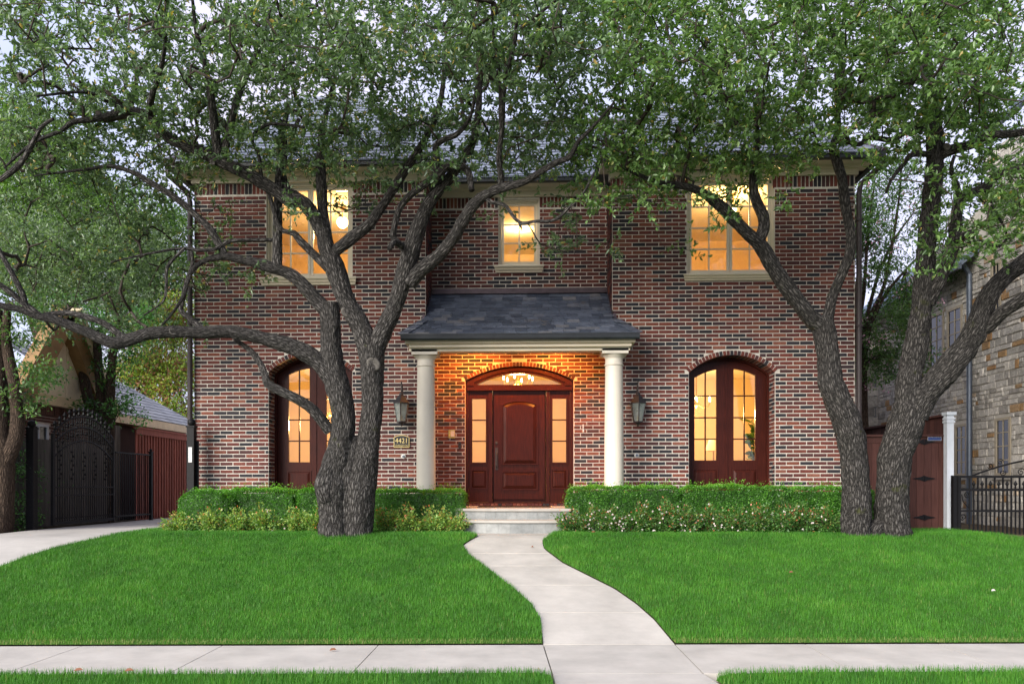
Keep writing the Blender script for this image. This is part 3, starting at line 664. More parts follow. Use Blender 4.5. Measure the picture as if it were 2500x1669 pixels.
chandelier(P(1700, 980, YF + 2.9), .34, 6, 4.3, 78, 'chandelier in the room behind the right arched doors')

# casement windows
def pane(b_parent, x0, x1, z0, top, y, mat_='glass'):
    return put('pane', MB().plate(x0, x1, z0, top, [], y, y + .006, 8), mat_, b_parent)
def casement(o, Y, leaves, rows, sill, label=None):
    w_ = empty('window', (o.cx, Y, o.z0), parent=house); fy = Y + .07; fw = .055
    put('frame', MB().plate(o.x0, o.x1, o.z0, o.z1, [(o.x0 + fw, o.x1 - fw, o.z0 + fw, o.z1 - fw)], fy, fy + .10), 'trim', w_)
    put('frame_lip', MB().plate(o.x0 - .0, o.x1 + .0, o.z0, o.z1, [(o.x0 + .03, o.x1 - .03, o.z0 + .03, o.z1 - .03)], fy - .035, fy), 'trim', w_)
    xa, xb, za, zb = o.x0 + fw, o.x1 - fw, o.z0 + fw, o.z1 - fw
    for k in range(leaves):
        a = xa + (xb - xa) * k / leaves + .004; c = xa + (xb - xa) * (k + 1) / leaves - .004; s = .048
        sash = put('sash', MB().plate(a, c, za + .004, zb - .004, [(a + s, c - s, za + s, zb - s)], fy + .02, fy + .075), 'trim', w_)
        ga, gc, g0, g1 = a + s, c - s, za + s, zb - s; mid = (ga + gc) / 2; mw = .013
        put('muntin', MB().box(mid - mw, mid + mw, fy + .03, fy + .06, g0 + .001, g1 - .001), 'trim', sash)
        for r in range(1, rows):
            z = g0 + (g1 - g0) * r / rows
            put('muntin', MB().box(ga + .001, mid - mw, fy + .032, fy + .058, z - mw, z + mw).box(mid + mw, gc - .001, fy + .032, fy + .058, z - mw, z + mw), 'trim', sash)
        for r in range(rows):
            z0 = g0 + (g1 - g0) * r / rows; z1 = g0 + (g1 - g0) * (r + 1) / rows
            for (p0, p1) in ((ga, mid), (mid, gc)): pane(sash, p0 + .004, p1 - .004, z0 + .004, z1 - .004, fy + .044)
    s0, s1, sz0, sz1 = sill; zc = sz1; b = MB()
    for (h, pr, ov) in ((.0, .115, .0), (.055, .10, -.012), (.075, .075, -.03), (.10, .085, -.025), (.12, .05, -.05)):
        pass
    prof = [(.02, 0), (.085, 0), (.12, .01), (.13, .03), (.12, .05), (.085, .062), (.085, .075), (.098, .09), (.085, .105), (.06, .115), (.06, .14), (.0, .145)]
    H = sz1 - sz0; n = len(prof)
    for X, ins in ((s0, 1), (s1, -1)):
        for (d, h) in prof: b.v.append((X + ins * (.125 - d) * .5, Y - d, sz1 - h / .145 * H))
    for k in range(n - 1): b.f.append((k, k + 1, n + k + 1, n + k)); b.r.append(0)
    b.f.append(tuple(range(n))); b.f.append(tuple(range(2 * n - 1, n - 1, -1))); b.r += [0, 0]
    b.box(o.x0 + .002, o.x1 - .002, Y - .03, Y + .12, sz1 - .02, sz1 + .004)
    put('sill', b, 'trim', w_)
    return w_
def sillr(u0, u1, v0, v1, Y): m_ = (u0 + u1) / 2; return (PX(u0, Y), PX(u1, Y), PZ(m_, v1, Y), PZ(m_, v0, Y))
casement(W1, YF, 2, 4, sillr(636, 873, 678, 697, YF)); casement(W2, YF, 2, 4, sillr(1665.5, 1903, 669.5, 686, YF)); casement(W3, YR, 1, 3, sillr(1206, 1328, 648.5, 667, YR))

# arched double doors
def arched_door(o, gl, gr, rows, zb, lever):
    d_ = empty('arched_door', (o.cx, YF + DR, ZP), parent=house); Y = YF + DR - .02
    k = (o.x1 - o.x0) * .5; fo = arcfn(o.cx, o.hw, o.zs, o.rise)[0]; fi = lambda x: fo(x) - .05
    put('door_frame', MB().plate(o.x0, o.x1, ZP, fo, [(o.x0 + .05, o.x1 - .05, ZP, fi)], Y - .03, Y + .1, 24), 'mahogany', d_)
    for (a, c, (ga, gc), side_) in ((o.x0 + .055, o.cx - .002, gl, 0), (o.cx + .002, o.x1 - .055, gr, 1)):
        top = lambda x: fi(x) - .006
        gtop = lambda x: fi(x) - .155
        lf = put('door_leaf', MB().plate(a, c, ZP + .02, top, [(ga, gc, zb, gtop)], Y, Y + .05, 24), 'mahogany', d_)
        mid = (ga + gc) / 2; mw = .012; zt = min(gtop(ga), gtop(gc)); zr = [zb + (zt - zb) * 1.0 * q for q in (0, .333, .667, 1.0)] if rows is None else rows
        put('muntin', MB().plate(mid - mw, mid + mw, zb, lambda x: gtop(x), [], Y + .008, Y + .042, 2), 'mahogany', lf)
        for z in zr[1:]: put('muntin', MB().box(ga, mid - mw, Y + .010, Y + .040, z - mw, z + mw).box(mid + mw, gc, Y + .010, Y + .040, z - mw, z + mw), 'mahogany', lf)
        zz = zr + [None]
        for q in range(len(zr)):
            for (p0, p1) in ((ga, mid), (mid, gc)):
                if q + 1 < len(zr): pane(lf, p0 + .002, p1 - .002, zr[q], zr[q + 1], Y + .022)
                else: pane(lf, p0 + .002, p1 - .002, zr[q], lambda x: gtop(x), Y + .022)
        put('panel', MB().raised(ga - .01, gc + .01, ZP + .14, zb - .19, Y - .001, .022, .05), 'mahogany', lf)
        put('moulding', MB().plate(ga - .03, gc + .03, ZP + .12, zb - .17, [(ga - .008, gc + .008, ZP + .142, zb - .192)], Y - .014, Y - .0005), 'mahogany', lf)
    put('astragal', MB().box(o.cx - .018, o.cx + .018, Y - .016, Y - .0008, ZP + .03, fi(o.cx) - .012), 'mahogany', d_)
    put('light_stop', MB().plate(o.x0 + .05, o.x1 - .05, ZP, lambda x: fi(x) + .01, [(o.x0 + .09, o.x1 - .09, ZP + .03, lambda x: fi(x) - .06)], Y + .05, Y + .09, 24).box(o.cx - .02, o.cx + .02, Y + .05, Y + .09, ZP, fi(o.cx) - .1), 'mahogany', d_)  # stop added behind the leaves to block room light leaking through gaps
    put('threshold', MB().box(o.x0, o.x1, Y - .06, Y + .1, ZP - .05, ZP), 'mahogany', d_)
YD = YF + DR - .02
zrow = [PZ(1750, v, YD) for v in (1123, 1071.5, 1019, 966)]
arched_door(D2, (PX(1695.6, YD), PX(1749, YD)), (PX(1791, YD), PX(1844, YD)), zrow, zrow[0], 1)
zrow = [PZ(730, v, YD) for v in (1127.6, 1076, 1024.5, 973)]
arched_door(D1, (PX(704.8, YD), PX(756, YD)), (PX(797, YD), PX(848, YD)), zrow, zrow[0], 0)

# front door with side lights and fanlight
Y3 = YR + .10; fd = empty('front_door', (D3.cx, Y3, ZP), parent=house)
fo = D3.fn; x_ = lambda u: PX(u, Y3); z_ = lambda v: PZ(1268, v, Y3)
zbar0, zbar1, zsill = z_(953.5), z_(945), z_(1226)
gt = arcfn((x_(1163) + x_(1373.5)) / 2, (x_(1373.5) - x_(1163)) / 2 + .015, z_(939) - .004, z_(912) - z_(939))[0]
put('door_frame', MB().plate(D3.x0, D3.x1, ZP - .01, fo, [(x_(1163), x_(1373.5), z_(939), gt), (x_(1143), x_(1193), zsill, zbar0), (x_(1202), x_(1333), zsill, zbar0), (x_(1341), x_(1392), zsill, zbar0)], Y3 - .03, Y3 + .12, 24), 'mahogany', fd)
put('frame_moulding', MB().plate(D3.x0 + .03, D3.x1 - .03, z_(942), lambda x: fo(x) - .03, [(x_(1163) - .05, x_(1373.5) + .05, z_(942), lambda x: min(gt(min(max(x, x_(1163)), x_(1373.5))) + .05, fo(x) - .05))], Y3 - .055, Y3 - .031, 24), 'mahogany', fd)
put('transom_bar', MB().box(D3.x0 + .03, D3.x1 - .03, Y3 - .075, Y3 - .031, zbar0, zbar1), 'mahogany', fd)
fl = put('fanlight', MB().plate(x_(1163), x_(1373.5), z_(939), gt, [], Y3 + .03, Y3 + .036, 24), 'glass', fd)
for (ua, ub, g0, g1) in ((1143, 1193, 1153, 1186), (1341, 1392, 1349, 1382)):
    s_ = put('side_light', MB().plate(x_(ua) + .003, x_(ub) - .003, zsill + .003, zbar0 - .003, [(x_(g0), x_(g1), z_(1128), z_(973))], Y3, Y3 + .05), 'mahogany', fd)
    for k in range(3):
        z0 = z_(1128) + (z_(973) - z_(1128)) * k / 3; z1 = z_(1128) + (z_(973) - z_(1128)) * (k + 1) / 3; pane(s_, x_(g0), x_(g1), z0, z1, Y3 + .022)
        if k: put('muntin', MB().box(x_(g0), x_(g1), Y3 + .008, Y3 + .04, z0 - .012, z0 + .012), 'mahogany', s_)
    put('moulding', MB().plate(x_(g0) - .035, x_(g1) + .035, z_(1128) - .035, z_(973) + .035, [(x_(g0) - .003, x_(g1) + .003, z_(1128) - .003, z_(973) + .003)], Y3 - .02, Y3 - .0005), 'mahogany', s_)
    put('panel', MB().raised(x_(g0) - .005, x_(g1) + .005, z_(1190), z_(1148), Y3 - .001, .022, .045), 'mahogany', s_)
    put('moulding', MB().plate(x_(g0) - .04, x_(g1) + .04, z_(1190) - .03, z_(1148) + .03, [(x_(g0) - .004, x_(g1) + .004, z_(1190) + .001, z_(1148) - .001)], Y3 - .02, Y3 - .0005), 'mahogany', s_)
lx0, lx1 = x_(1205.4), x_(1330); leaf = put('door_leaf', MB().box(x_(1202) + .002, x_(1333) - .002, Y3 + .05, Y3 + .09, zsill + .002, zbar0 - .002).box(lx0, lx1, Y3 + .002, Y3 + .05, z_(1218), z_(953.8)), 'mahogany', fd)  # first box: slab added behind the leaf to block leaking room light
px0, px1 = x_(1224), x_(1313); pc = (px0 + px1) / 2; pf = arcfn(pc, (px1 - px0) / 2, z_(987), z_(976) - z_(987))[0]
put('panel', MB().raised(px0 + .03, px1 - .03, z_(1131), 0, Y3 + .001, .028, .07, lambda x: pf(x) - .03), 'mahogany', leaf)
put('moulding', MB().plate(px0 - .01, px1 + .01, z_(1134), lambda x: pf(x) + .012, [(px0 + .029, px1 - .029, z_(1131) + .001, lambda x: pf(x) - .031)], Y3 - .018, Y3 + .0015), 'mahogany', leaf)
put('panel', MB().raised(px0 + .03, px1 - .03, z_(1192), z_(1152), Y3 + .001, .028, .06), 'mahogany', leaf)
put('moulding', MB().plate(px0 - .01, px1 + .01, z_(1196), z_(1147), [(px0 + .029, px1 - .029, z_(1192) + .001, z_(1152) - .001)], Y3 - .018, Y3 + .0015), 'mahogany', leaf)
hx = x_(1212.5); put('deadbolt', MB().lathe((hx, Y3 - .02, z_(1080.5)), [(.03, .02), (.03, .005), (.018, 0)], 16, axis='y'), 'bronze', leaf)
hb = MB().box(hx - .03, hx + .03, Y3 - .010, Y3 + .002, z_(1146), z_(1092)); hb.path([(hx, Y3 - .01, z_(1104)), (hx, Y3 - .065, z_(1110)), (hx, Y3 - .07, z_(1125)), (hx, Y3 - .06, z_(1136)), (hx, Y3 - .01, z_(1143))], .012, 8)
put('door_handle', hb, 'bronze', leaf)

# porch: columns, beam, ceiling, bell-cast slate roof
YC = 14.62
zbm = PZ(1268, 845.5, YC - .2); zcap = zbm
def column(u):
    x = PX(u, YC); c_ = empty('column', (x, YC, ZP), parent=house); h = zcap - ZP
    put('shaft', MB().lathe((x, YC, ZP), [(.176 - .018 * (t / 16) ** 2, .16 + (h - .16 - .27) * t / 16) for t in range(17)], 40, caps=False), 'column_paint', c_, smooth=True)
    put('base', MB().box(x - .24, x + .24, YC - .24, YC + .24, ZP, ZP + .07).lathe((x, YC, ZP), [(.235, .07), (.245, .10), (.235, .13), (.195, .14), (.185, .165)], 40), 'column_paint', c_)
    t = h - .27
    put('capital', MB().lathe((x, YC, ZP + t - .05), [(.158, -.02), (.176, -.01), (.178, .008), (.160, .018), (.158, .10), (.165, .12), (.205, .165), (.218, .18)], 40), 'column_paint', c_, smooth=False)
    put('abacus', MB().box(x - .235, x + .235, YC - .235, YC + .235, zcap - .135, zcap - .045).box(x - .25, x + .25, YC - .25, YC + .25, zcap - .045, zcap - .001), 'column_paint', c_)
column(1040); column(1499)
bx0, bx1 = PX(1007, YC), PX(1530, YC)
ex0, ex1, YE = PX(979, 14.15), PX(1561, 14.15), 14.15; ZE = PZ(1268, 815, YE)
put('beam', MB().box(bx0, bx1, YC - .2, YC + .2, zbm, ZE - .09).box(bx0, bx0 + .36, YC + .2, YF - .004, zbm, ZE - .09).box(bx1 - .36, bx1, YC + .2, YF - .004, zbm, ZE - .09), 'trim', house)
put('cornice', MB().box(ex0 + .06, ex1 - .06, YE + .06, YF - .006, ZE - .14, ZE - .085).box(ex0 + .12, ex1 - .12, YE + .14, YC - .201, ZE - .20, ZE - .141).box(bx0 - .03, bx1 + .03, YC - .235, YC - .2, ZE - .26, ZE - .2), 'trim', house)
put('porch_ceiling', MB().box(X1 + .012, X2 - .012, YC + .2, YR - .012, 4.50, 4.56), 'trim', house)
gut = MB(); gy_ = [(-.0, .0), (.0, -.06), (-.03, -.10), (-.075, -.11), (-.105, -.08), (-.115, .0)]
for (a, c) in zip(gy_, gy_[1:]): gut.quad((ex0, YE + .04 + a[0], ZE + a[1]), (ex0, YE + .04 + c[0], ZE + c[1]), (ex1, YE + .04 + c[0], ZE + c[1]), (ex1, YE + .04 + a[0], ZE + a[1]))
for X in (ex0, ex1): gut.quad(*[(X, YE + .04 + a[0], ZE + a[1]) for a in gy_])
gut.box(ex0, ex1, YE - .085, YE - .070, ZE - .012, ZE + .004); put('gutter', gut, 'gutter_black', house)
ZW = PZ(1268, 784, YF); ZH = PZ(1268, 716, YR)
pr_ = empty('porch_roof', (0, YF, ZE), parent=house)
prof = []   # (y, z) up the slope: bell-cast
for k in range(25):
    t = k / 24; y = YE - .02 + (YR - .02 - YE) * t; s = (y - YE) / (YR - YE); z = ZE + (ZH - ZE) * (.62 * s + .38 * s * s) ; prof.append((y, z))
def zpr(y): 
    s = (y - YE) / (YR - YE); return ZE + (ZH - ZE) * (.62 * s + .38 * s * s)
def xr_(y):      # roof half limits: full width at the eave, between the wings above the wing wall
    if y >= YF - .02: return X1 + .012, X2 - .012
    t = max(0, (y - YE) / (YF - .02 - YE)); return ex0 + (X1 + .02 - ex0) * t ** 1.15, ex1 + (X2 - .02 - ex1) * t ** 1.15
deck = MB()
for (y0, z0), (y1, z1) in zip(prof, prof[1:]):
    a0, c0 = xr_(y0); a1, c1 = xr_(y1); deck.quad((a0, y0, z0 - .012), (c0, y0, z0 - .012), (c1, y1, z1 - .012), (a1, y1, z1 - .012))
    if y1 < YF:   # steep end faces of the bell-cast
        deck.quad((a0, y0, z0 - .012), (a1, y1, z1 - .012), (ex0 + .01, y1, ZE - .01), (ex0 + .01, y0, ZE - .01)); deck.quad((c1, y1, z1 - .012), (c0, y0, z0 - .012), (ex1 - .01, y0, ZE - .01), (ex1 - .01, y1, ZE - .01))
put('deck', deck, 'slate', pr_)
rows_ = 14; ys = []; acc = [0]
for (y0, z0), (y1, z1) in zip(prof, prof[1:]): acc.append(acc[-1] + math.hypot(y1 - y0, z1 - z0))
def at(s):
    for k in range(len(acc) - 1):
        if s <= acc[k + 1]: t = (s - acc[k]) / (acc[k + 1] - acc[k]); return prof[k][0] + (prof[k + 1][0] - prof[k][0]) * t, prof[k][1] + (prof[k + 1][1] - prof[k][1]) * t
    return prof[-1]
expo = acc[-1] / rows_
for r in range(rows_):
    y0, z0 = at(r * expo); y1, z1 = at(min(acc[-1], (r + 1) * expo + .06)); a, c = xr_(y0); a1, c1 = xr_(min(y1, YF + .3)); a, c = max(a, a) , c
    x = a - (r % 2) * .12 - random.uniform(0, .05); tn = Vector((0, y1 - y0, z1 - z0)); nn = Vector((0, -(z1 - z0), y1 - y0)).normalized()
    while x < c:
        wd = .235 + random.uniform(-.05, .055); p0, p1 = max(x + .003, a), min(x + wd - .003, c)
        if p1 - p0 > .05:
            th = .015; lift = random.uniform(0, .008); q0 = max(p0, a1) if p0 < a1 else p0; q1 = min(p1, c1) if p1 > c1 else p1
            if q1 - q0 > .02:
                base0 = Vector((0, y0, z0)) + nn * (.012 + lift); base1 = Vector((0, y1, z1)) + nn * .001; j = random.uniform(-.012, .012); tj = tn.normalized() * j
                sh = MB(); V = []
                for nh in (0, th):
                    for (X, B) in ((p0, base0 + tj), (p1, base0 + tj), (q1, base1), (q0, base1)): V.append(Vector((X, B.y, B.z)) + nn * nh)
                sh.hexa([V[0], V[1], V[2], V[3], V[4], V[5], V[6], V[7]]); put('slate_shingle', sh, 'slate', pr_)
        x += wd
for s, (ea, wa) in enumerate(((ex0, X1), (ex1, X2))):      # hip slates and lead flashings at both ends
    sg = 1 if s == 0 else -1
    for k in range(3):
        t = .12 + .27 * k; y = YE + (YF - YE) * t; xa = xr_(y)[s]; z = zpr(y); d = (Vector((wa, YF, ZW)) - Vector((ea, YE, ZE))).normalized()
        put('hip_slate', MB().obox(Vector((xa + sg * .05, y, z + .035)), d * .17, Vector((-d.y, d.x, 0)).normalized() * .10, Vector((0, 0, .007))), 'slate', pr_)
    put('flashing', MB().path([(ea + sg * .02, YF - .03, ZE + .06), (ea + sg * .2, YF - .03, ZE + .19), (wa - sg * .03, YF - .03, ZW + .13)], .035, 4), 'flashing', pr_)
    fb = MB()
    for (y0, z0), (y1, z1) in zip(prof, prof[1:]):
        if y0 > YF - .1: fb.quad((wa + sg * .016, y0, z0), (wa + sg * .016, y1, z1), (wa + sg * .016, y1, z1 + .12), (wa + sg * .016, y0, z0 + .12)); fb.quad((wa + sg * .016, y0, z0 + .027), (wa + sg * .06, y0, z0 + .027), (wa + sg * .06, y1, z1 + .027), (wa + sg * .016, y1, z1 + .027))
    put('flashing', fb, 'flashing', pr_)
put('flashing', MB().box(X1 + .02, X2 - .02, YR - .03, YR - .011, ZH - .02, PZ(1268, 704, YR)).box(X1 + .02, X2 - .02, YR - .11, YR - .03, ZH - .022, ZH + .012), 'flashing', pr_)
# recessed lights in the porch ceiling
for u in (1165, 1352):
    x = PX(u, YR); dl = empty('downlight', (x, YR - .78, 4.50), 'warm recessed light in the porch ceiling, %s of the two' % ('left' if u < 1200 else 'right'), 'ceiling light', 'porch ceiling lights')
    put('trim_ring', MB().lathe((x, YR - .78, 4.492), [(.05, .004), (.075, 0), (.075, .008), (.05, .008)], 20), 'white_plastic', dl); put('lens', MB().lathe((x, YR - .78, 4.494), [(.049, 0), (.001, 0)], 20), 'bulb', dl)
    l = bpy.data.lights.new('downlight_lamp', 'SPOT'); l.energy = 105; l.color = (1, .34, .055); l.spot_size = R(165); l.spot_blend = .7; l.shadow_soft_size = .04
    lo_ = bpy.data.objects.new('downlight_lamp', l); COL.objects.link(lo_); lo_.location = (x, YR - .78, 4.47); lo_.rotation_euler = (R(12), 0, 0); lo_.parent = dl; lo_.matrix_parent_inverse = WORLD[dl.name].inverted()

# eaves: frieze, gutter, main roof with hips over the wings
ZG = ZT + .21
fz = MB()
for (a, c, y) in ((XL, X1, YF), (X2, XR, YF), (X1, X2, YR)):
    e0 = -.03 if a == XL else (.03 if y == YR else 0); 
    fz.box(a - (.05 if y == YF else 0), c + (.05 if y == YF else 0), y - .05, y + .2, ZT, ZG - .06); fz.box(a - (.12 if y == YF else -.05), c + (.12 if y == YF else -.05), y - .14, y - .05, ZG - .10, ZG - .05); fz.box(a - (.24 if y == YF else -.2), c + (.24 if y == YF else -.2), y - .34, y + .2, ZG - .05, ZG)
put('frieze', fz, 'trim', house)
gt_ = MB()
for (a, c, y) in ((XL - .28, X1 + .33, YF), (X2 - .33, XR + .28, YF), (X1 + .33, X2 - .33, YR)): gt_.box(a, c, y - .46, y - .34, ZG - .05, ZG + .06)
gt_.box(XL - .38, XL - .28, YF - .46, YF + 8, ZG - .05, ZG + .06); gt_.box(XR + .28, XR + .38, YF - .46, YF + 8, ZG - .05, ZG + .06)
put('gutter', gt_, 'gutter_black', house)
for (X, v) in ((XL - .06, 0), (XR + .05, 0)):
    sg = 1 if X > 0 else -1; ds = MB().path([(X + sg * .30, YF - .38, ZG - .05), (X + sg * .30, YF - .38, ZG - .16), (X + sg * .02, YF - .10, ZG - .42), (X, YF - .07, ZG - .6), (X, YF - .07, ZB)], .05, 10)
    for z in (2.6, 4.6, 6.6): ds.box(X - .06, X + .06, YF - .125, YF - .015, z, z + .03)
    put('downspout', ds, 'bronze', house)
SLP = .783; YE1, YE2 = YF - .44, YR - .44; Zr0 = ZG + .03; YRG = 19.0
def hroof(x, y):
    Fp = Zr0 + SLP * (y - YE1); C = Zr0 + SLP * (y - YE2); sl_ = Zr0 + 1.5 * (X1 + .36 - x); sr_ = Zr0 + 1.5 * (x - X2 + .36)
    h = C
    if x < X1 + .36: h = max(C, min(Fp, sl_))
    if x > X2 - .36: h = max(C, min(Fp, sr_))
    return min(h, Zr0 + 2.9 * (x - XL + .36), Zr0 + 2.9 * (XR + .36 - x), Zr0 + SLP * (YRG - YE1) - SLP * (y - YRG))
rb = MB(); xs = [XL - .36 + (XR - XL + .72) * k / 110 for k in range(111)]; ysr = [YE1 + .115 * k for k in range(72)]; idx = {}
for j, y in enumerate(ysr):
    for i, x in enumerate(xs): rb.v.append((x, y, hroof(x, y) - .01))
for j in range(71):
    for i in range(110):
        xm = (xs[i] + xs[i + 1]) / 2
        if X1 + .36 < xm < X2 - .36 and ysr[j] < YE2: continue
        rb.f.append((j * 111 + i, j * 111 + i + 1, (j + 1) * 111 + i + 1, (j + 1) * 111 + i)); rb.r.append(.4)
roof = put('roof', rb, 'slate_field', house)
sf = MB(); nn = Vector((0, -SLP, 1)).normalized(); tn = Vector((0, 1, SLP)).normalized()
for (ya, test) in ((YE1, lambda x: x < X1 + .36 or x > X2 - .36), (YE2, lambda x: True)):
    r = 0; s = -.03
    while s < 5.1:
        p = Vector((0, ya, Zr0)) + tn * s; x = XL - .5 - (r % 2) * .15
        while x < XR + .5:
            wd = .30 + random.uniform(-.05, .05); m_ = x + wd / 2; c = p + tn * .12
            if test(m_) and abs(hroof(m_, c.y) - c.z) < .03 and abs(hroof(m_ - wd / 2, c.y) - c.z) < .16 and abs(hroof(m_ + wd / 2, c.y) - c.z) < .16:
                sf.cur = max(.01, random.random()); sf.obox(Vector((m_, c.y, c.z)) + nn * (.012 + random.uniform(0, .004)), Vector((wd / 2 - .004, 0, 0)), (tn * .13 + nn * -.008), nn * .006)
            x += wd
        s += .21; r += 1
put('slate_course', sf, 'slate_field', roof, kind='stuff')
put('ridge_cap', MB().path([(XL + 1.2, YRG, hroof(0, YRG) + .02), (XR - 1.2, YRG, hroof(0, YRG) + .02)], .07, 6), 'flashing', roof)
for X, s_ in ((XL - .36, 1), (XR + .36, -1)):
    t_ = (hroof(0, YRG) - Zr0) / 2.9; put('hip_cap', MB().path([(X, YE1, Zr0 + .02), (X + s_ * t_, YRG, hroof(0, YRG) + .03)], .075, 6), 'flashing', roof)
# steps and porch floor
st = empty('front_steps', (D3.cx, 13.8, GH), 'two grey tiled steps with pale stone treads before the front door', 'steps')
def tread(xa, xb, yf, yb, z0, z1, bow, nt):
    n = 14; cx_ = (xa + xb) / 2; yb_ = lambda x: yf - bow * (1 - ((x - cx_) / (xb - cx_)) ** 2); b = MB(); xs_ = [xa + (xb - xa) * k / n for k in range(n + 1)]
    for a, c in zip(xs_, xs_[1:]): b.hexa([(a, yb_(a) - .035, z1 - .045), (c, yb_(c) - .035, z1 - .045), (c, yb, z1 - .045), (a, yb, z1 - .045), (a, yb_(a) - .035, z1), (c, yb_(c) - .035, z1), (c, yb, z1), (a, yb, z1)])
    sp = put('tread', b, 'step_stone', st)
    for a, c in zip([xa + .03 + (xb - xa - .06) * k / nt for k in range(nt)], [xa + .03 + (xb - xa - .06) * (k + 1) / nt for k in range(nt)]):
        put('tile', MB().hexa([(a + .001, yb_(a), z0), (c - .001, yb_(c), z0), (c - .001, yb_(c) + .1, z0), (a + .001, yb_(a) + .1, z0), (a + .001, yb_(a), z1 - .046), (c - .001, yb_(c), z1 - .046), (c - .001, yb_(c) + .1, z1 - .046), (a + .001, yb_(a) + .1, z1 - .046)]), 'step_tile', st)
sx0, sx1 = PX(1130, 14.2), PX(1394, 14.2)
tread(PX(1128, 13.8), PX(1392, 13.8), 13.84, 14.3, GH - .06, GH + .225, .12, 9); tread(sx0, sx1, 14.22, 14.7, GH + .2, ZP, .07, 10)
put('porch_floor', MB().box(X1 - .35, X2 + .35, 14.30, YF - .02, GH - .1, ZP - .001).box(X1 + .02, X2 - .02, YF - .021, YR - .02, GH - .1, ZP - .0015), 'step_stone', house)
put('door_mat', MB().box(PX(1165, 15), PX(1345, 15), 15.0, 15.7, ZP, ZP + .012), 'mulch', label='thin dark mat lying before the front door', cat='door mat')

# lanterns, plaque and small fittings on the front wall
def lantern(u, side_):
    Y = YF - .22; x = PX(u, Y); e_ = empty('wall_lantern', (x, YF, PZ(u, 1041, Y)), 'bronze six sided wall lantern %s the porch' % ('left of' if side_ < 0 else 'right of'), 'wall lantern', 'lanterns beside the porch'); zz = lambda v: PZ(u, v, Y)
    put('bracket', MB().box(x - .045, x + .045, YF - .02, YF - .002, zz(1030), zz(975)).path([(x, YF - .01, zz(972)), (x, YF - .12, zz(940)), (x, Y - .02, zz(932)), (x, Y, zz(940)), (x, Y, zz(952))], .012, 8).path([(x, YF - .01, zz(1025)), (x, YF - .12, zz(1038)), (x, Y, zz(1034))], .010, 6), 'lantern_metal', e_)
    put('cap', MB().lathe((x, Y, zz(984)), [(.165, -.008), (.165, .006), (.10, .09), (.085, .12), (.045, .16), (.045, .19), (.015, .215), (.012, .25)], 6, a0=R(30), a1=R(390)), 'lantern_metal', e_)
    top, bot = zz(984), zz(1029); rt, rb_ = .150, .088
    for k in range(6):
        a, c = R(30 + 60 * k), R(90 + 60 * k); A = Vector((x + rt * math.cos(a), Y + rt * math.sin(a), top)); B = Vector((x + rb_ * math.cos(a), Y + rb_ * math.sin(a), bot)); C = Vector((x + rt * math.cos(c), Y + rt * math.sin(c), top)); D = Vector((x + rb_ * math.cos(c), Y + rb_ * math.sin(c), bot))
        put('rib', MB().rod(A, B, .009, 6), 'lantern_metal', e_); q = MB(); q.quad(B, D, C, A); put('pane', q, 'lantern_glass', e_)
    put('floor_plate', MB().lathe((x, Y, bot), [(.03, -.05), (.05, -.02), (.098, -.012), (.098, .006)], 6, a0=R(30), a1=R(390)), 'lantern_metal', e_)
    put('finial', MB().lathe((x, Y, zz(1041)), [(.004, 0), (.022, .03), (.014, .05)], 10), 'lantern_metal', e_); put('burner', MB().rod((x, Y, bot), (x, Y, bot + .12), .012, 8), 'brass', e_)
lantern(980, -1); lantern(1557.5, 1)
def text(s, size, loc, material, parent=None, ext=.003, rot=(R(90), 0, 0), name='lettering', sx=1.0, **kw):
    cu = bpy.data.curves.new('t', 'FONT'); cu.body = s; cu.size = size; cu.align_x = 'CENTER'; cu.align_y = 'CENTER'; cu.extrude = ext; cu.resolution_u = 4
    to = bpy.data.objects.new('t', cu); COL.objects.link(to); bpy.context.view_layer.update(); me = bpy.data.meshes.new_from_object(to.evaluated_get(bpy.context.evaluated_depsgraph_get())); bpy.data.objects.remove(to)
    M = Matrix.Translation(Vector(loc)) @ Matrix.Rotation(rot[2], 4, 'Z') @ Matrix.Rotation(rot[0], 4, 'X') @ Matrix.Diagonal((sx, 1, 1, 1)); me.transform(M)
    return put(name, me, material, parent, **kw)
pl = empty('house_number_plaque', P(981, 1092, YF), 'black arched plaque reading 4421 on the brick beside the porch', 'plaque')
a, c, z0, z1 = PX(962, YF), PX(1000, YF), PZ(981, 1092, YF), PZ(981, 1068, YF); af = arcfn((a + c) / 2, (c - a) / 2, z1, .05)[0]
put('plate', MB().plate(a, c, z0, af, [], YF - .03, YF - .005, 12), 'plaque_black', pl); put('border', MB().plate(a, c, z0, af, [(a + .011, c - .011, z0 + .011, lambda x: af(x) - .011)], YF - .036, YF - .0301, 12), 'gold_letter', pl)
text('4421', .135, ((a + c) / 2, YF - .034, PZ(981, 1076, YF)), 'gold_letter', pl, .004, sx=.93); text('LIVINGSTON', .05, ((a + c) / 2, YF - .034, PZ(981, 1087.5, YF)), 'gold_letter', pl, .003, sx=.88)
ic = empty('intercom', P(1103, 1066, YR), 'square brass intercom with white cover on the porch wall', 'intercom'); a, c, z0, z1 = PX(1095, YR), PX(1111, YR), PZ(1103, 1069, YR), PZ(1103, 1049, YR)
put('plate', MB().box(a, c, YR - .022, YR - .006, z0, z1), 'brass', ic); put('cover', MB().box(a + .05, c - .012, YR - .045, YR - .022, z0 + .025, z1 - .025), 'white_plastic', ic)
db = empty('doorbell', P(1123, 1094, YR), 'narrow black doorbell beside the front door', 'doorbell'); p0 = P(1123, 1094, YR); put('case', MB().box(p0.x - .025, p0.x + .025, YR - .035, YR - .006, p0.z, PZ(1123, 1078, YR)), 'plaque_black', db); put('button', MB().lathe((p0.x, YR - .042, p0.z + .04), [(.012, .008), (.012, 0)], 12, axis='y'), 'bronze', db)
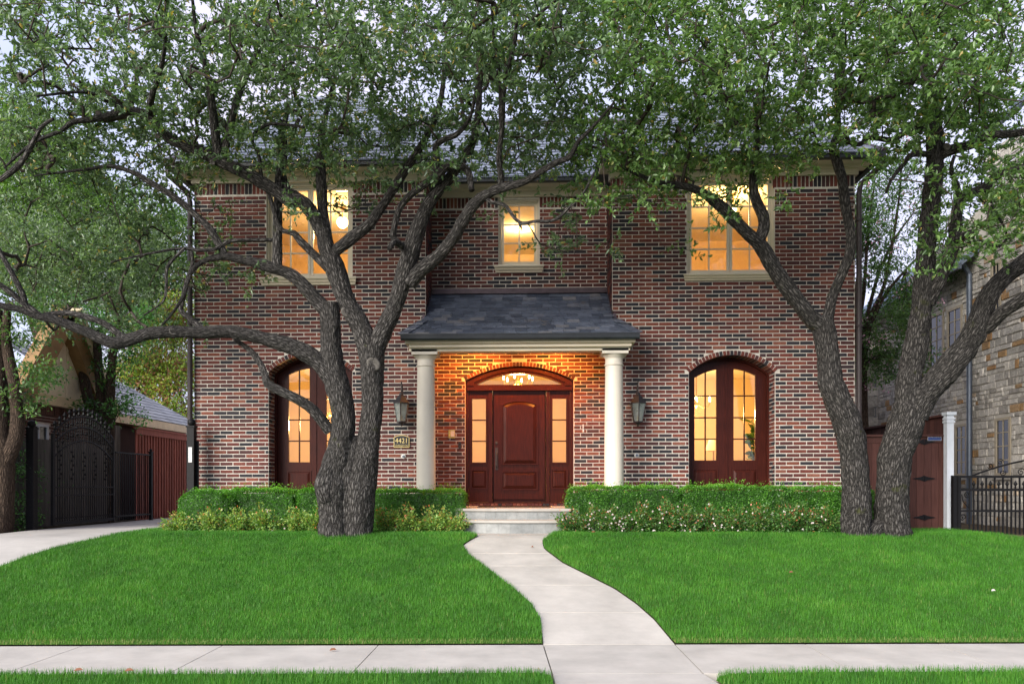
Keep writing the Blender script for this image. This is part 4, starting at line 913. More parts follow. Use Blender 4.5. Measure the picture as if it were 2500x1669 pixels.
for (u, v, lb) in ((985.5, 1113.7, 'round white hose fitting on the brick below the number plaque'), (1554, 1111, 'round white hose fitting on the brick below the right lantern')):
    p0 = P(u, v, YF); hf = empty('hose_fitting', p0, lb, 'wall fitting', 'hose fittings on the front wall'); put('flange', MB().lathe((p0.x, YF - .03, p0.z), [(.045, .025), (.045, .012), (.03, .006)], 16, axis='y'), 'white_plastic', hf); put('plug', MB().lathe((p0.x, YF - .045, p0.z), [(.022, .02), (.022, 0)], 12, axis='y'), 'blue_pipe', hf)
p0 = P(1424, 1045, YR); ck = empty('wall_hook', p0, 'small pale metal hook on the porch wall right of the door', 'hook'); put('plate', MB().box(p0.x - .015, p0.x + .015, YR - .014, YR - .005, p0.z - .08, p0.z + .08), 'white_plastic', ck); put('hook', MB().path([(p0.x, YR - .012, p0.z + .06), (p0.x, YR - .05, p0.z + .05), (p0.x, YR - .05, p0.z + .01), (p0.x, YR - .02, p0.z)], .008), 'white_plastic', ck)
# in the right room: fiddle-leaf plant and table lamp
c = P(1842, 1165, YF + 1.5); c.z = ZP; pt = empty('fiddle_leaf_plant', c, 'potted fiddle leaf plant behind the right arched doors', 'house plant'); put('pot', MB().lathe(tuple(c), [(.15, 0), (.19, .3), (.20, .32)], 20), 'white_plastic', pt)
tp = P(1836, 1035, YF + 1.5); put('stem', MB().path([c + Vector((0, 0, .3)), c.lerp(tp, .5) + Vector((.03, 0, 0)), tp], .012, 6), 'twig', pt)
n = 34; tt = rng.uniform(.35, 1.02, n); Cc = np.array([c.lerp(tp, t) for t in tt]); Dd = rvec(n); Dd[:, 2] = np.abs(Dd[:, 2]) * .6 + .1; V, Q, rr = leaf_geo(Cc, Dd, rvec(n) + np.array([[0, -.4, .8]]), rng.uniform(.18, .30, n), rng.uniform(.12, .18, n), rng.random(n)); put('foliage', np_mesh('foliage', V, Q, rr), 'myrtle_leaf', pt)
c = P(1742, 1122, YF + 3.0); tb = empty('table_lamp', (c.x, c.y, ZP), 'table lamp with pale cone shade behind the right arched doors', 'table lamp'); sz = PZ(1742, 1100, YF + 3.0)
put('shade', MB().lathe((c.x, c.y, sz), [(.19, 0), (.10, PZ(1742, 1073, YF + 3) - sz)], 24, caps=False), 'shade', tb, smooth=True); put('stand', MB().lathe((c.x, c.y, ZP), [(.14, 0), (.14, .03), (.02, .06), (.015, sz - ZP + .1)], 16), 'brass', tb)

# ================================================================== THE TWO LIVE OAKS
def catmull(pts, rad, step):
    """smooth a polyline of points with radii; returns dense points, radii"""
    n = len(pts); P_, R_ = [], []
    for i in range(n - 1):
        p0, p1, p2, p3 = pts[max(i - 1, 0)], pts[i], pts[i + 1], pts[min(i + 2, n - 1)]; m_ = max(2, int((p2 - p1).length / step))
        for k in range(m_):
            t = k / m_; P_.append(.5 * ((2 * p1) + (p2 - p0) * t + (2 * p0 - 5 * p1 + 4 * p2 - p3) * t * t + (-p0 + 3 * p1 - 3 * p2 + p3) * t ** 3)); R_.append(rad[i] + (rad[i + 1] - rad[i]) * t)
    P_.append(pts[-1]); R_.append(rad[-1]); return P_, R_
def limb_mesh(name, pts, rad, seg, rough, step):
    P_, R_ = catmull(pts, rad, step); V, UV = [], []; up = None; ln = 0; n = len(P_)
    for k, p in enumerate(P_):
        t = (P_[min(k + 1, n - 1)] - P_[max(k - 1, 0)]).normalized()
        if up is None: up = t.orthogonal().normalized()
        up = (up - t * up.dot(t)).normalized(); w_ = t.cross(up)
        if k: ln += (p - P_[k - 1]).length
        for j in range(seg):
            a = 2 * math.pi * j / seg; d = up * math.cos(a) + w_ * math.sin(a); q = p + d * R_[k]
            f = noise.noise(q * 2.2) * .13 + noise.noise(q * 6) * .06 - .03; rid = noise.noise(Vector((math.cos(a) * R_[k] * 34, math.sin(a) * R_[k] * 34, ln * 7))) * rough
            V.append(p + d * (R_[k] * (1 + f) + rid * min(1, R_[k] * 6))); UV.append((j / seg * 2 * math.pi * max(R_), ln))
    Q = [(k * seg + j, k * seg + (j + 1) % seg, (k + 1) * seg + (j + 1) % seg, (k + 1) * seg + j) for k in range(n - 1) for j in range(seg)]
    me = bpy.data.meshes.new(name); me.from_pydata(V, [], Q + [tuple(range((n - 1) * seg, n * seg))]); uvl = me.uv_layers.new(name='UVMap'); wrap = 2 * math.pi * max(R_)
    for pgn in me.polygons:
        if pgn.index >= len(Q): continue
        last = pgn.index % seg == seg - 1
        for li, vi in zip(pgn.loop_indices, pgn.vertices):
            u, v = UV[vi]
            if last and vi % seg == 0: u = wrap
            uvl.data[li].uv = (u, v)
    me.polygons.foreach_set('use_smooth', np.ones(len(me.polygons), bool)); return me
class Oak:
    def __init__(s, root, barkm, Y0): s.root = root; s.px = []; s.nodes = []; s.rad = []; s.bark = barkm; s.Y0 = Y0; s.ends = []
    def limb(s, pts, Yend, name='limb', Ystart=None, dip=0):
        """pts = (u, v, width in photo pixels); depth starts where the limb leaves the nearest earlier limb"""
        if Ystart is None:
            if s.px: Ystart = min(s.px, key=lambda q: (q[0] - pts[0][0]) ** 2 + (q[1] - pts[0][1]) ** 2)[2]
            else: Ystart = s.Y0
        L = [0]
        for a, c in zip(pts, pts[1:]): L.append(L[-1] + math.hypot(c[0] - a[0], c[1] - a[1]))
        W, Rr = [], []
        for (u, v, w_), l in zip(pts, L):
            t = l / L[-1]; Y = Ystart + (Yend - Ystart) * t ** 1.1 + dip * math.sin(math.pi * t); W.append(P(u, v, Y)); Rr.append(.94 * w_ * Y / F / 2)
        for (a, ya, b_, yb) in [((pts[i]), W[i].y, pts[i + 1], W[i + 1].y) for i in range(len(pts) - 1)]:
            for k in range(6): t = k / 6; s.px.append((a[0] + (b_[0] - a[0]) * t, a[1] + (b_[1] - a[1]) * t, ya + (yb - ya) * t))
        mr = max(Rr); seg = 40 if mr > .15 else (24 if mr > .06 else 12); me = limb_mesh(name, W, Rr, seg, .022 if mr > .12 else .012, .03 if mr > .12 else .05)
        put(name, me, s.bark, s.root); d_, r_ = catmull(W, Rr, .2)
        if name != 'trunk': s.nodes += d_; s.rad += r_
        return W
    def knot(s, u, v, w_, Y=None):
        """pale scar of a sawn-off branch, facing the camera"""
        if Y is None: Y = min(s.px, key=lambda q: (q[0] - u) ** 2 + (q[1] - v) ** 2)[2]
        p = P(u, v, Y); d = (Vector((0, 0, CAMZ)) - p).normalized(); r = w_ * Y / F / 2; b = MB(); sd_ = d.orthogonal().normalized(); up = d.cross(sd_); n = 14
        pr = [(1.2, -.9), (1.12, -.1), (.95, .10), (.72, .04), (.3, -.02)]; c0 = p + d * (s.rlook(u, v) * .86)
        for (rr, hh) in pr:
            for k in range(n): a = 2 * math.pi * k / n; b.v.append(tuple(c0 + (sd_ * math.cos(a) * .8 + up * math.sin(a)) * r * rr + d * r * hh))
        for j in range(len(pr) - 1):
            for k in range(n): b.f.append((j * n + k, j * n + (k + 1) % n, (j + 1) * n + (k + 1) % n, (j + 1) * n + k)); b.r.append(0)
        b.f.append(tuple((len(pr) - 1) * n + k for k in range(n))); b.r.append(0)
        put('branch_scar', b, 'cut_wood', s.root, smooth=True)
    def rlook(s, u, v):
        i = min(range(len(s.px)), key=lambda k: (s.px[k][0] - u) ** 2 + (s.px[k][1] - v) ** 2); q = P(s.px[i][0], s.px[i][1], s.px[i][2]); return s.near(q)
    def near(s, q):
        return min(((n - q).length, r) for n, r in zip(s.nodes + s.tn, s.rad + s.tr))[1]
    tn = []; tr = []
def scaled(l): return [(u * N_, v * N_, w_ * N_) for u, v, w_ in l]

oakL = empty('live_oak', G(845, 1308), 'twin stemmed live oak on the left lawn with a long low limb reaching left', 'tree', 'live oaks on the front lawn'); A = Oak(oakL, 'oak_bark_pale', 13.05)
A.limb([(816, 1322, 96), (815, 1290, 84), (815, 1240, 80), (812, 1190, 84), (818, 1140, 74), (833, 1080, 66), (838, 1020, 63), (832, 975, 64), (822, 935, 66), (812, 890, 60), (808, 840, 54), (807, 790, 52), (804, 740, 54)], 12.85, 'trunk', 13.03)
A.limb([(872, 1322, 98), (872, 1290, 84), (876, 1240, 82), (880, 1180, 82), (892, 1120, 68), (902, 1060, 60), (908, 1000, 58), (909, 940, 56), (908, 880, 62), (908, 845, 70)], 12.95, 'trunk', 13.1)
A.limb([(846, 1322, 92), (846, 1240, 84), (850, 1160, 74), (858, 1105, 54), (869, 1064, 26)], 13.0, 'trunk', 13.16)
A.limb([(800, 1225, 40), (795, 1190, 56), (800, 1150, 44), (812, 1120, 30)], 12.85, 'trunk', 12.85)
A.limb([(906, 860, 60), (880, 800, 52), (868, 775, 50), (845, 735, 48), (830, 690, 50), (812, 640, 52), (797, 600, 44), (790, 560, 34)], 12.75)          # up-left stem
A.limb([(911, 860, 56), (940, 800, 46), (962, 755, 44), (982, 690, 46), (997, 640, 48), (1012, 585, 44), (1037, 517, 36), (1068, 467, 30), (1098, 433, 26), (1130, 387, 24), (1156, 345, 21), (1168, 268, 18), (1172, 200, 14), (1180, 120, 10)], 12.0)   # up-right stem
A.limb([(806, 760, 50), (784, 745, 40), (746, 703, 36), (708, 669, 32), (650, 649, 29), (593, 634, 24), (547, 626, 20), (497, 638, 15), (467, 665, 12), (448, 722, 9), (421, 764, 7), (394, 795, 5)], 12.2)
A.limb([(815, 925, 60), (784, 887, 50), (727, 852, 42), (670, 833, 38), (612, 818, 36), (555, 810, 35), (497, 812, 33), (421, 810, 33), (364, 814, 32), (325, 826, 34), (276, 837, 34), (230, 818, 27), (184, 799, 24), (134, 780, 22), (96, 772, 21), (57, 757, 19), (0, 745, 17), (-60, 730, 13), (-140, 690, 8)], 11.6)     # long low limb
A.limb([(806, 1052, 32), (765, 1001, 30), (727, 975, 26), (681, 952, 24), (654, 936, 24), (647, 914, 21), (635, 887, 18), (612, 856, 16), (574, 830, 12)], 12.9, dip=-.25)
A.limb([(808, 620, 34), (855, 584, 31), (895, 553, 29), (920, 522, 27), (955, 470, 24), (999, 402, 22), (1045, 326, 18), (1076, 245, 14), (1091, 107, 9)], 12.6)
A.limb([(795, 590, 34), (789, 522, 28), (785, 461, 27), (783, 400, 25), (786, 330, 18), (800, 260, 13), (820, 180, 9)], 13.3)
A.limb([(790, 575, 36), (763, 522, 36), (735, 492, 36), (708, 490, 36), (680, 470, 34), (640, 445, 34), (600, 422, 33), (555, 402, 33), (515, 383, 33), (478, 367, 32), (440, 350, 30), (413, 337, 27), (385, 308, 25), (364, 283, 24), (306, 268, 20), (268, 282, 18), (230, 291, 17), (180, 298, 14), (145, 321, 11), (80, 350, 8), (10, 410, 7)], 11.2)   # great left limb
A.limb([(772, 540, 28), (745, 500, 30), (720, 478, 30), (702, 468, 28), (690, 440, 26), (684, 400, 22), (690, 330, 16), (705, 250, 11)], 13.2)
A.limb([(540, 395, 28), (528, 345, 24), (518, 260, 22), (505, 180, 17), (480, 80, 12), (470, 0, 8)], 11.0)
A.limb([(545, 385, 22), (560, 318, 20), (580, 240, 18), (600, 185, 16), (643, 96, 11), (660, 20, 7)], 11.5)
A.limb([(364, 283, 20), (372, 230, 16), (395, 160, 12), (405, 90, 8)], 10.4)
A.limb([(306, 270, 16), (250, 240, 12), (200, 225, 9), (90, 235, 6)], 10.2)
A.limb([(800, 655, 24), (765, 620, 22), (735, 590, 20), (718, 570, 17), (700, 565, 12), (681, 553, 12), (661, 488, 11), (638, 431, 11), (633, 383, 10), (616, 337, 10), (650, 306, 9), (708, 306, 8), (850, 329, 5)], 12.1)
A.limb([(677, 650, 28), (677, 569, 25), (679, 500, 25), (684, 430, 24), (700, 360, 15), (730, 290, 10)], 12.9)
A.limb([(548, 620, 20), (517, 565, 20), (490, 536, 18), (432, 486, 17), (364, 444, 16), (325, 421, 13), (268, 406, 11), (214, 413, 8), (84, 429, 4)], 11.6)
A.limb([(668, 586, 10), (566, 588, 11), (528, 607, 10), (490, 611, 9), (440, 607, 8), (364, 619, 6), (270, 640, 4)], 11.8)
A.limb([(452, 604, 9), (410, 650, 8), (406, 695, 8), (398, 735, 6), (350, 770, 4)], 12.0)
A.limb([(500, 808, 18), (467, 780, 16), (442, 757, 15), (448, 722, 14), (455, 690, 12), (470, 640, 10), (462, 590, 7)], 12.6)
A.limb([(300, 822, 20), (283, 810, 18), (249, 787, 17), (191, 768, 16), (145, 764, 15), (103, 772, 16)], 12.1)
A.limb([(103, 775, 18), (50, 734, 17), (23, 711, 16), (0, 695, 14), (-50, 660, 10), (-110, 600, 6)], 11.3)
A.limb([(62, 745, 16), (57, 722, 16), (34, 676, 14), (0, 615, 12), (-40, 540, 8)], 11.6)
A.limb([(0, 440, 14), (45, 405, 15), (75, 360, 14), (100, 312, 12), (130, 290, 8)], 10.4, Ystart=10.9)
A.limb([(999, 620, 22), (969, 590, 18), (960, 575, 17), (972, 517, 18), (999, 479, 18), (1045, 444, 20), (1070, 425, 22), (1100, 402, 22), (1140, 415, 20), (1152, 465, 16)], 12.0)
A.limb([(985, 603, 16), (963, 592, 16), (951, 606, 15)], 12.0)
A.limb([(1064, 425, 18), (1066, 383, 18), (1064, 356, 17), (1085, 340, 16), (1118, 326, 14), (1150, 280, 9), (1165, 190, 6)], 11.6)
A.limb([(1000, 690, 44), (1025, 662, 38), (1068, 627, 35), (1107, 581, 32), (1126, 547, 31), (1152, 506, 30), (1183, 478, 29), (1221, 460, 24), (1279, 444, 18), (1317, 421, 17), (1356, 398, 16), (1390, 383, 14), (1413, 345, 12), (1451, 306, 9), (1500, 250, 6)], 10.6)
A.limb([(1220, 460, 18), (1224, 441, 17), (1218, 383, 16), (1225, 318, 15), (1229, 230, 14), (1241, 169, 13), (1260, 77, 12), (1252, 0, 9), (1262, -80, 6)], 10.0)
A.limb([(1222, 300, 11), (1220, 192, 10), (1205, 80, 9), (1200, 0, 7)], 10.4)
A.limb([(1258, 77, 9), (1317, 34, 7), (1360, 0, 5)], 9.8)
A.limb([(1183, 480, 12), (1202, 494, 11), (1233, 502, 10), (1267, 542, 9), (1310, 540, 9), (1356, 536, 9), (1394, 502, 8), (1425, 471, 7), (1451, 421, 6)], 11.1)
A.limb([(1267, 542, 8), (1275, 563, 4)], 11.3)
A.tn = [P(908, 900, 12.9), P(870, 1100, 12.9), P(840, 760, 12.8)]; A.tr = [.2, .3, .16]
for (u, v, w_) in ((912, 888, 34), (845, 762, 24), (421, 809, 17), (385, 332, 12), (519, 397, 12)): A.knot(u, v, w_)

oakR = empty('live_oak', G(2140, 1300), 'live oak at the right edge whose two trunks lean apart in a V', 'tree', 'live oaks on the front lawn'); B = Oak(oakR, 'oak_bark', 12.95)
B.limb([(2090, 1312, 84), (2089, 1285, 74), (2089, 1200, 70), (2084, 1105, 66), (2066, 1028, 70), (2042, 971, 70), (2027, 933, 64), (2022, 875, 57), (2014, 818, 58), (2004, 775, 56)], 13.2, 'trunk', 13.45)
B.limb([(2182, 1312, 92), (2179, 1285, 82), (2178, 1230, 80), (2186, 1124, 82), (2206, 1050, 84), (2222, 990, 84)], 13.3, 'trunk', 13.5)
B.limb([(2130, 1318, 60), (2135, 1296, 52), (2150, 1275, 34)], 13.45, 'trunk', 13.45)
B.limb([(2010, 800, 46), (1975, 772, 42), (1941, 726, 40), (1910, 684, 39), (1880, 638, 38), (1857, 600, 36), (1822, 567, 33), (1765, 509, 30), (1726, 478, 25), (1688, 459, 21), (1640, 450, 17), (1590, 440, 13), (1530, 412, 9), (1480, 380, 6)], 11.6)
B.limb([(1850, 590, 32), (1864, 560, 31), (1863, 528, 29), (1845, 485, 25), (1838, 440, 20), (1845, 383, 15), (1850, 320, 11), (1840, 240, 7)], 12.2)
B.limb([(2012, 800, 34), (2024, 764, 27), (2033, 722, 26), (2052, 676, 26), (2072, 627, 27), (2078, 588, 27), (2073, 550, 27), (2063, 497, 26), (2056, 440, 25), (2045, 400, 26), (2033, 362, 21), (2046, 318, 17), (2044, 268, 16), (2056, 172, 14), (2040, 103, 12), (2025, 60, 9), (2010, -20, 6)], 12.0)
B.limb([(2218, 1010, 74), (2218, 950, 62), (2226, 894, 59), (2239, 837, 57), (2247, 780, 54), (2252, 722, 50), (2259, 646, 47), (2265, 574, 44), (2275, 478, 44), (2282, 402, 45), (2284, 344, 44), (2278, 290, 34), (2270, 200, 24), (2262, 100, 16), (2260, 0, 10)], 12.2)
B.limb([(2284, 385, 32), (2320, 367, 29), (2377, 352, 24), (2415, 332, 21), (2500, 322, 18), (2580, 290, 12), (2660, 240, 7)], 11.0)
B.limb([(2275, 320, 18), (2258, 314, 17), (2216, 321, 15), (2178, 341, 14), (2128, 337, 13), (2098, 352, 12), (2071, 348, 11)], 11.9)
B.limb([(2278, 378, 16), (2228, 377, 15), (2205, 402, 12), (2178, 436, 9), (2163, 471, 6)], 11.6)
B.limb([(2262, 740, 42), (2278, 711, 38), (2308, 646, 37), (2328, 594, 36), (2332, 560, 31), (2336, 517, 29), (2350, 480, 27), (2396, 463, 24), (2435, 429, 22), (2461, 413, 20), (2500, 408, 18), (2580, 380, 12), (2660, 330, 7)], 11.4)
B.limb([(2330, 588, 26), (2352, 578, 24), (2370, 572, 22)], 12.0)
B.limb([(2344, 480, 16), (2335, 450, 15), (2322, 415, 10), (2330, 380, 7)], 12.0)
B.limb([(2345, 602, 12), (2370, 594, 11), (2396, 590, 10), (2440, 600, 9), (2457, 570, 6), (2420, 500, 4)], 11.4)
B.limb([(2228, 1010, 80), (2250, 975, 74), (2281, 935, 68), (2320, 890, 64), (2358, 845, 60), (2385, 795, 56), (2400, 750, 46), (2427, 703, 44), (2461, 669, 42), (2500, 640, 40), (2560, 580, 32), (2620, 500, 22), (2660, 400, 12)], 11.6)
B.limb([(2380, 810, 36), (2415, 795, 34), (2446, 764, 33), (2500, 728, 31), (2570, 680, 26), (2660, 620, 16)], 11.4)
B.tn = [P(2020, 900, 12.9), P(2220, 1000, 12.95)]; B.tr = [.18, .26]
for (u, v, w_) in ((1877, 634, 14), (2312, 358, 16), (2079, 500, 8)): B.knot(u, v, w_)

# crowns: how full the crown is seen from the lawn, 20 columns of 125 px, rows of 104 px
DEN = ['66788888888888899999', '76788999899999999999', '86899898989999999998', '89988889769999999999', '88887788888999984479', '56553224222443320258', '78853100112211100036', '78874000000000000021', '14531000000000000000']
def crown(T, sel, per, nleaf, leafm, seed, yr):
    global rng
    rng = np.random.default_rng(seed); pts = []
    for r, row in enumerate(DEN):
        for c, ch in enumerate(row):
            d = int(ch) / 9.0
            for _ in range(rng.poisson(per * d ** 1.5)):
                u = (c + rng.random()) * 125; v = (r - 1 + rng.random()) * 104
                if not sel(u, v): continue
                lo, hi = yr(u, v); pts.append(P(u, v, lo + (hi - lo) * rng.beta(1.6, 1.3)))
    for k in range(int(per * 13)):       # crown above and beside the frame
        u = rng.uniform(-350, 2850); v = rng.uniform(-700, -90) if -50 < u < 2550 else rng.uniform(-500, 520)
        if sel(u, v):
            p = P(u, v, rng.uniform(8.0, 14.8))
            if p.z < 11.5: pts.append(p)
    nodes = [np.array(n) for n in T.nodes]; NN = len(nodes); cap = NN + len(pts) * 14; X = np.zeros((cap, 3)); X[:NN] = nodes; par = np.full(cap, -1); cnt = np.zeros(cap); n = NN
    dirs = np.zeros((cap, 3)); pa = np.array([tuple(p) for p in pts]); dmin = np.array([np.sqrt(((X[:NN] - q) ** 2).sum(1)).min() for q in pa]); order = np.argsort(dmin); chains = []
    for oi in order:
        q = pa[oi]; d2 = ((X[:n] - q) ** 2).sum(1); j = int(np.argmin(d2)); L = math.sqrt(d2[j])
        if L < .06: cnt[j] += 1; continue
        k = max(2, min(12, int(L / .16))); a = X[j]; wob = rng.normal(size=3) * L * .16; wob[2] += .10 * L; d0 = dirs[j] * L * .35; idx = [j]
        for t in range(1, k + 1):
            s = t / k; X[n] = a + (q - a) * s + (wob + d0) * math.sin(math.pi * s) * (1 - .4 * s) + rng.normal(size=3) * .018; par[n] = idx[-1]; idx.append(n); n += 1
        dirs[n - 1] = (X[n - 1] - X[n - 2]) / max(1e-6, np.linalg.norm(X[n - 1] - X[n - 2])); chains.append(idx); cnt[n - 1] += 1
        for t in idx[1:-1]: dirs[t] = dirs[n - 1]
    for i in range(n - 1, NN - 1, -1):
        if par[i] >= 0: cnt[par[i]] += cnt[i]
    br = MB()
    for idx in chains: br.path([Vector(X[i]) for i in idx], [max(.0035, min(.045, .0034 * max(1, cnt[i] if i >= NN else cnt[idx[1]]) ** .55)) for i in idx], 5)
    put('branch', br, 'twig', T.root, smooth=True, kind='stuff')
    # sprays of leaves round each twig end
    E = np.repeat(pa, 6, 0); m_ = len(E); d = rvec(m_); d[:, 2] = d[:, 2] * .6 + .12; d = unit(d); ln = rng.uniform(.16, .42, m_); st_ = E + rng.normal(size=(m_, 3)) * .07
    tw = np.stack([st_, st_ + d * ln[:, None]], 1); s1 = unit(np.cross(d, rvec(m_))) * .0022; s2 = np.cross(d, s1)
    V = np.stack([tw[:, 0] + s1, tw[:, 0] - s1 * .5 + s2, tw[:, 0] - s1 * .5 - s2, tw[:, 1] + s1 * .6, tw[:, 1] - s1 * .3 + s2 * .6, tw[:, 1] - s1 * .3 - s2 * .6], 1).reshape(-1, 3); bi = np.arange(m_)[:, None] * 6
    put('twig', np_mesh('twig', V, np.concatenate([bi + [[0, 1, 4, 3]], bi + [[1, 2, 5, 4]], bi + [[2, 0, 3, 5]]], 1).reshape(-1, 4)), 'twig', T.root, kind='stuff')
    k = nleaf // 6; C = (st_[:, None, :] + d[:, None, :] * ln[:, None, None] * rng.uniform(.05, 1.05, (m_, k))[:, :, None]).reshape(-1, 3); D0 = np.repeat(d, k, 0); nL = len(C)
    D = unit(D0 * .7 + rvec(nL) * .7); Nn = rvec(nL) * .75 + np.array([[0, -.12, .8]]); clump = np.repeat(rng.normal(0, .13, m_), k)
    r = np.clip(.45 + clump + rng.normal(0, .2, nL), 0, .985); r[rng.random(nL) < .012] = 1
    V, Q, rr = leaf_geo(C, D, Nn, rng.uniform(.05, .10, nL), rng.uniform(.023, .043, nL), r); put('foliage', np_mesh('foliage', V, Q, rr), leafm, T.root, kind='stuff')
def yrL(u, v):
    if u < 560 and v > 430: return 12.5, 14.6
    if v > 240: return 11.4, 13.9
    return (10.0, 14.5) if v > 120 else (8.6, 14.5)
def yrR(u, v): return (10.6, 13.9) if v > 200 else (8.8, 14.4)
wave = lambda v: 1430 + 70 * math.sin(v * .013)
crown(A, lambda u, v: u < wave(v), 23, 66, 'oak_leaf', 5, yrL)
crown(B, lambda u, v: u >= wave(v), 23, 66, 'oak_leaf_bright', 6, yrR)

# ================================================================== HEDGES AND SHRUBS
rng = np.random.default_rng(21)
def hedge(u0, u1, vt, yf, dep, label, round_=0.0):
    x0, x1 = PX(u0, yf), PX(u1, yf); zt = PZ((u0 + u1) / 2, vt + 7, yf); z0 = GH - .02; h = empty('box_hedge', ((x0 + x1) / 2, yf + dep / 2, z0), label, 'hedge', 'clipped hedges before the house')
    fr = (x1 - x0) * (zt - z0); tp = (x1 - x0) * dep; sd_ = dep * (zt - z0); dens = 6500
    PT, NR = [], []
    def bulge(p): return np.array([.065 * noise.noise(Vector(q) * 2.7) + .035 * noise.noise(Vector(q) * 8) for q in p])[:, None]
    for (o, ua, va, nrm, ar) in (((x0, yf, z0), (x1 - x0, 0, 0), (0, 0, zt - z0), (0, -1, 0), fr), ((x0, yf, zt), (x1 - x0, 0, 0), (0, dep, 0), (0, 0, 1), tp), ((x0, yf, z0), (0, dep, 0), (0, 0, zt - z0), (-1, 0, 0), sd_), ((x1, yf, z0), (0, dep, 0), (0, 0, zt - z0), (1, 0, 0), sd_)):
        n = int(ar * dens); p = np.array(o) + rng.random((n, 1)) * np.array(ua) + rng.random((n, 1)) * np.array(va); PT.append(p); NR.append(np.repeat(np.array([nrm], float), n, 0))
    p = np.concatenate(PT); nr = np.concatenate(NR); ctr = np.array([[(x0 + x1) / 2, yf + dep / 2, 0]])
    e = np.minimum.reduce([p[:, 0] - x0, x1 - p[:, 0]]); k = .14 + round_     # rounded shoulders and ends
    q = np.clip(1 - e / k, 0, 1) ** 2; p[:, 2] -= q * k * .5 * (p[:, 2] - z0) / (zt - z0); p[:, 1] += q * k * .45 * np.where(p[:, 1] < yf + dep / 2, 1, -1)
    ef = np.clip(1 - (zt - p[:, 2]) / .12, 0, 1) ** 2; p[:, 1] += np.where(p[:, 1] < yf + .05, ef * .06, 0)
    p = p + nr * (bulge(p) - np.abs(rng.normal(0, .022, (len(p), 1)))) ; n = len(p)
    sp = rng.random(n) < .035; p[sp] += (nr[sp] * .035 + np.array([[0, 0, .03]])) * rng.uniform(.5, 1.8, (sp.sum(), 1))
    D = unit(rvec(n) + nr * .7 + np.array([[0, 0, .5]])); Nn = rvec(n) * .8 + nr * .8 + np.array([[0, 0, .3]]); r = np.clip(.38 + .3 * (nr[:, 2]) + rng.normal(0, .17, n) + bulge(p)[:, 0] * 4, 0, 1)  # lit top put into the leaf colour; bulges lighter than hollows
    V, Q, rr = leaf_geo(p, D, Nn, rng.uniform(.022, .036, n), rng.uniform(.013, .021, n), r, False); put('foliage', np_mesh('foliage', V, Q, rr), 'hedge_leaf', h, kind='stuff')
    m_ = .045; b = MB(); b.cur = .08; nxx = 12
    for i in range(nxx):
        a, c = x0 + m_ + (x1 - x0 - 2 * m_) * i / nxx, x0 + m_ + (x1 - x0 - 2 * m_) * (i + 1) / nxx; ee = min(a - x0, x1 - c); qq = max(0, 1 - ee / k) ** 2; b.box(a, c, yf + m_ + .02 + qq * k * .45, yf + dep - m_ - qq * k * .45, z0, zt - m_ - .02 - qq * k * .5)
    put('core', b, 'hedge_leaf', h)
HY = 14.22
hedge(425, 566, 1190, HY - .2, .8, 'rounded box hedge at the driveway corner of the house, leftmost', .22)
hedge(556, 716, 1188, HY, .6, 'clipped box hedge under the left arched doors')
hedge(724, 800, 1186, HY, .6, 'short box hedge half hidden by the left oak trunk')
hedge(905, 1134, 1189, HY, .6, 'clipped box hedge left of the front steps, under the number plaque')
hedge(1386, 1664, 1182, HY, .6, 'clipped box hedge right of the front steps, under the lantern')
hedge(1667, 1938, 1181, HY, .6, 'clipped box hedge under the right arched doors')
hedge(1936, 2142, 1184, HY, .6, 'clipped box hedge at the right corner, behind the right oak')

def shrub(u, vb, vt, hw, leafm, label, flowers=0, nl=1700, group='low shrubs before the hedges'):
    y = 13.66 + random.uniform(-.06, .06); c = P(u, vb, y); c.z = GH - .01; zt = max(c.z + .25, PZ(u, vt, y)); s = empty('flowering_shrub' if flowers else 'leafy_shrub', c, label, 'shrub', group); hh = zt - c.z
    nst = 26; d = rvec(nst); d[:, 2] = np.abs(d[:, 2]) * .9 + .35; d = unit(d); tips = np.array(c) + d * np.array([[hw, .26, hh]]) * rng.uniform(.65, 1.08, (nst, 1)); b = MB()
    for t in tips: b.path([c + Vector((random.uniform(-.05, .05), random.uniform(-.05, .05), 0)), c.lerp(Vector(t), .55) + Vector((0, 0, .04)), Vector(t)], [.006, .004, .002], 4)
    put('stem', b, 'twig', s, kind='stuff')
    k = nl // nst; t = rng.uniform(.15, 1.03, (nst, k, 1)); C = (np.array(c) + (tips - np.array(c))[:, None, :] * t + rng.normal(0, .035, (nst, k, 3))).reshape(-1, 3); C[:, 2] = np.maximum(C[:, 2], GH + .01); n = len(C)
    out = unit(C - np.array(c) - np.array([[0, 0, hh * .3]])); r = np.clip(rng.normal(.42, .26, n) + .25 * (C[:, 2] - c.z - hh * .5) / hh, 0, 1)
    V, Q, rr = leaf_geo(C, unit(out + rvec(n) * .9), rvec(n) + np.array([[0, -.2, 1.0]]), rng.uniform(.032, .058, n), rng.uniform(.018, .032, n), r, False); put('foliage', np_mesh('foliage', V, Q, rr), leafm, s, kind='stuff')
    if flowers:
        n = flowers; i = rng.integers(0, len(C), n); fc = C[i] + out[i] * .03 + np.array([[0, -.02, .015]]); m_ = 5; C2 = np.repeat(fc, m_, 0); a = np.tile(np.arange(m_) * 2 * np.pi / m_, n); D = np.column_stack([np.cos(a), -.35 * np.ones(n * m_), np.sin(a)])
        V, Q, rr = leaf_geo(C2, D, np.repeat(unit(out[i] + np.array([[0, -.8, .3]])), m_, 0), np.full(n * m_, .019), np.full(n * m_, .016), rng.random(n * m_), False); put('blossom', np_mesh('blossom', V, Q, rr), 'petal', s, kind='stuff')
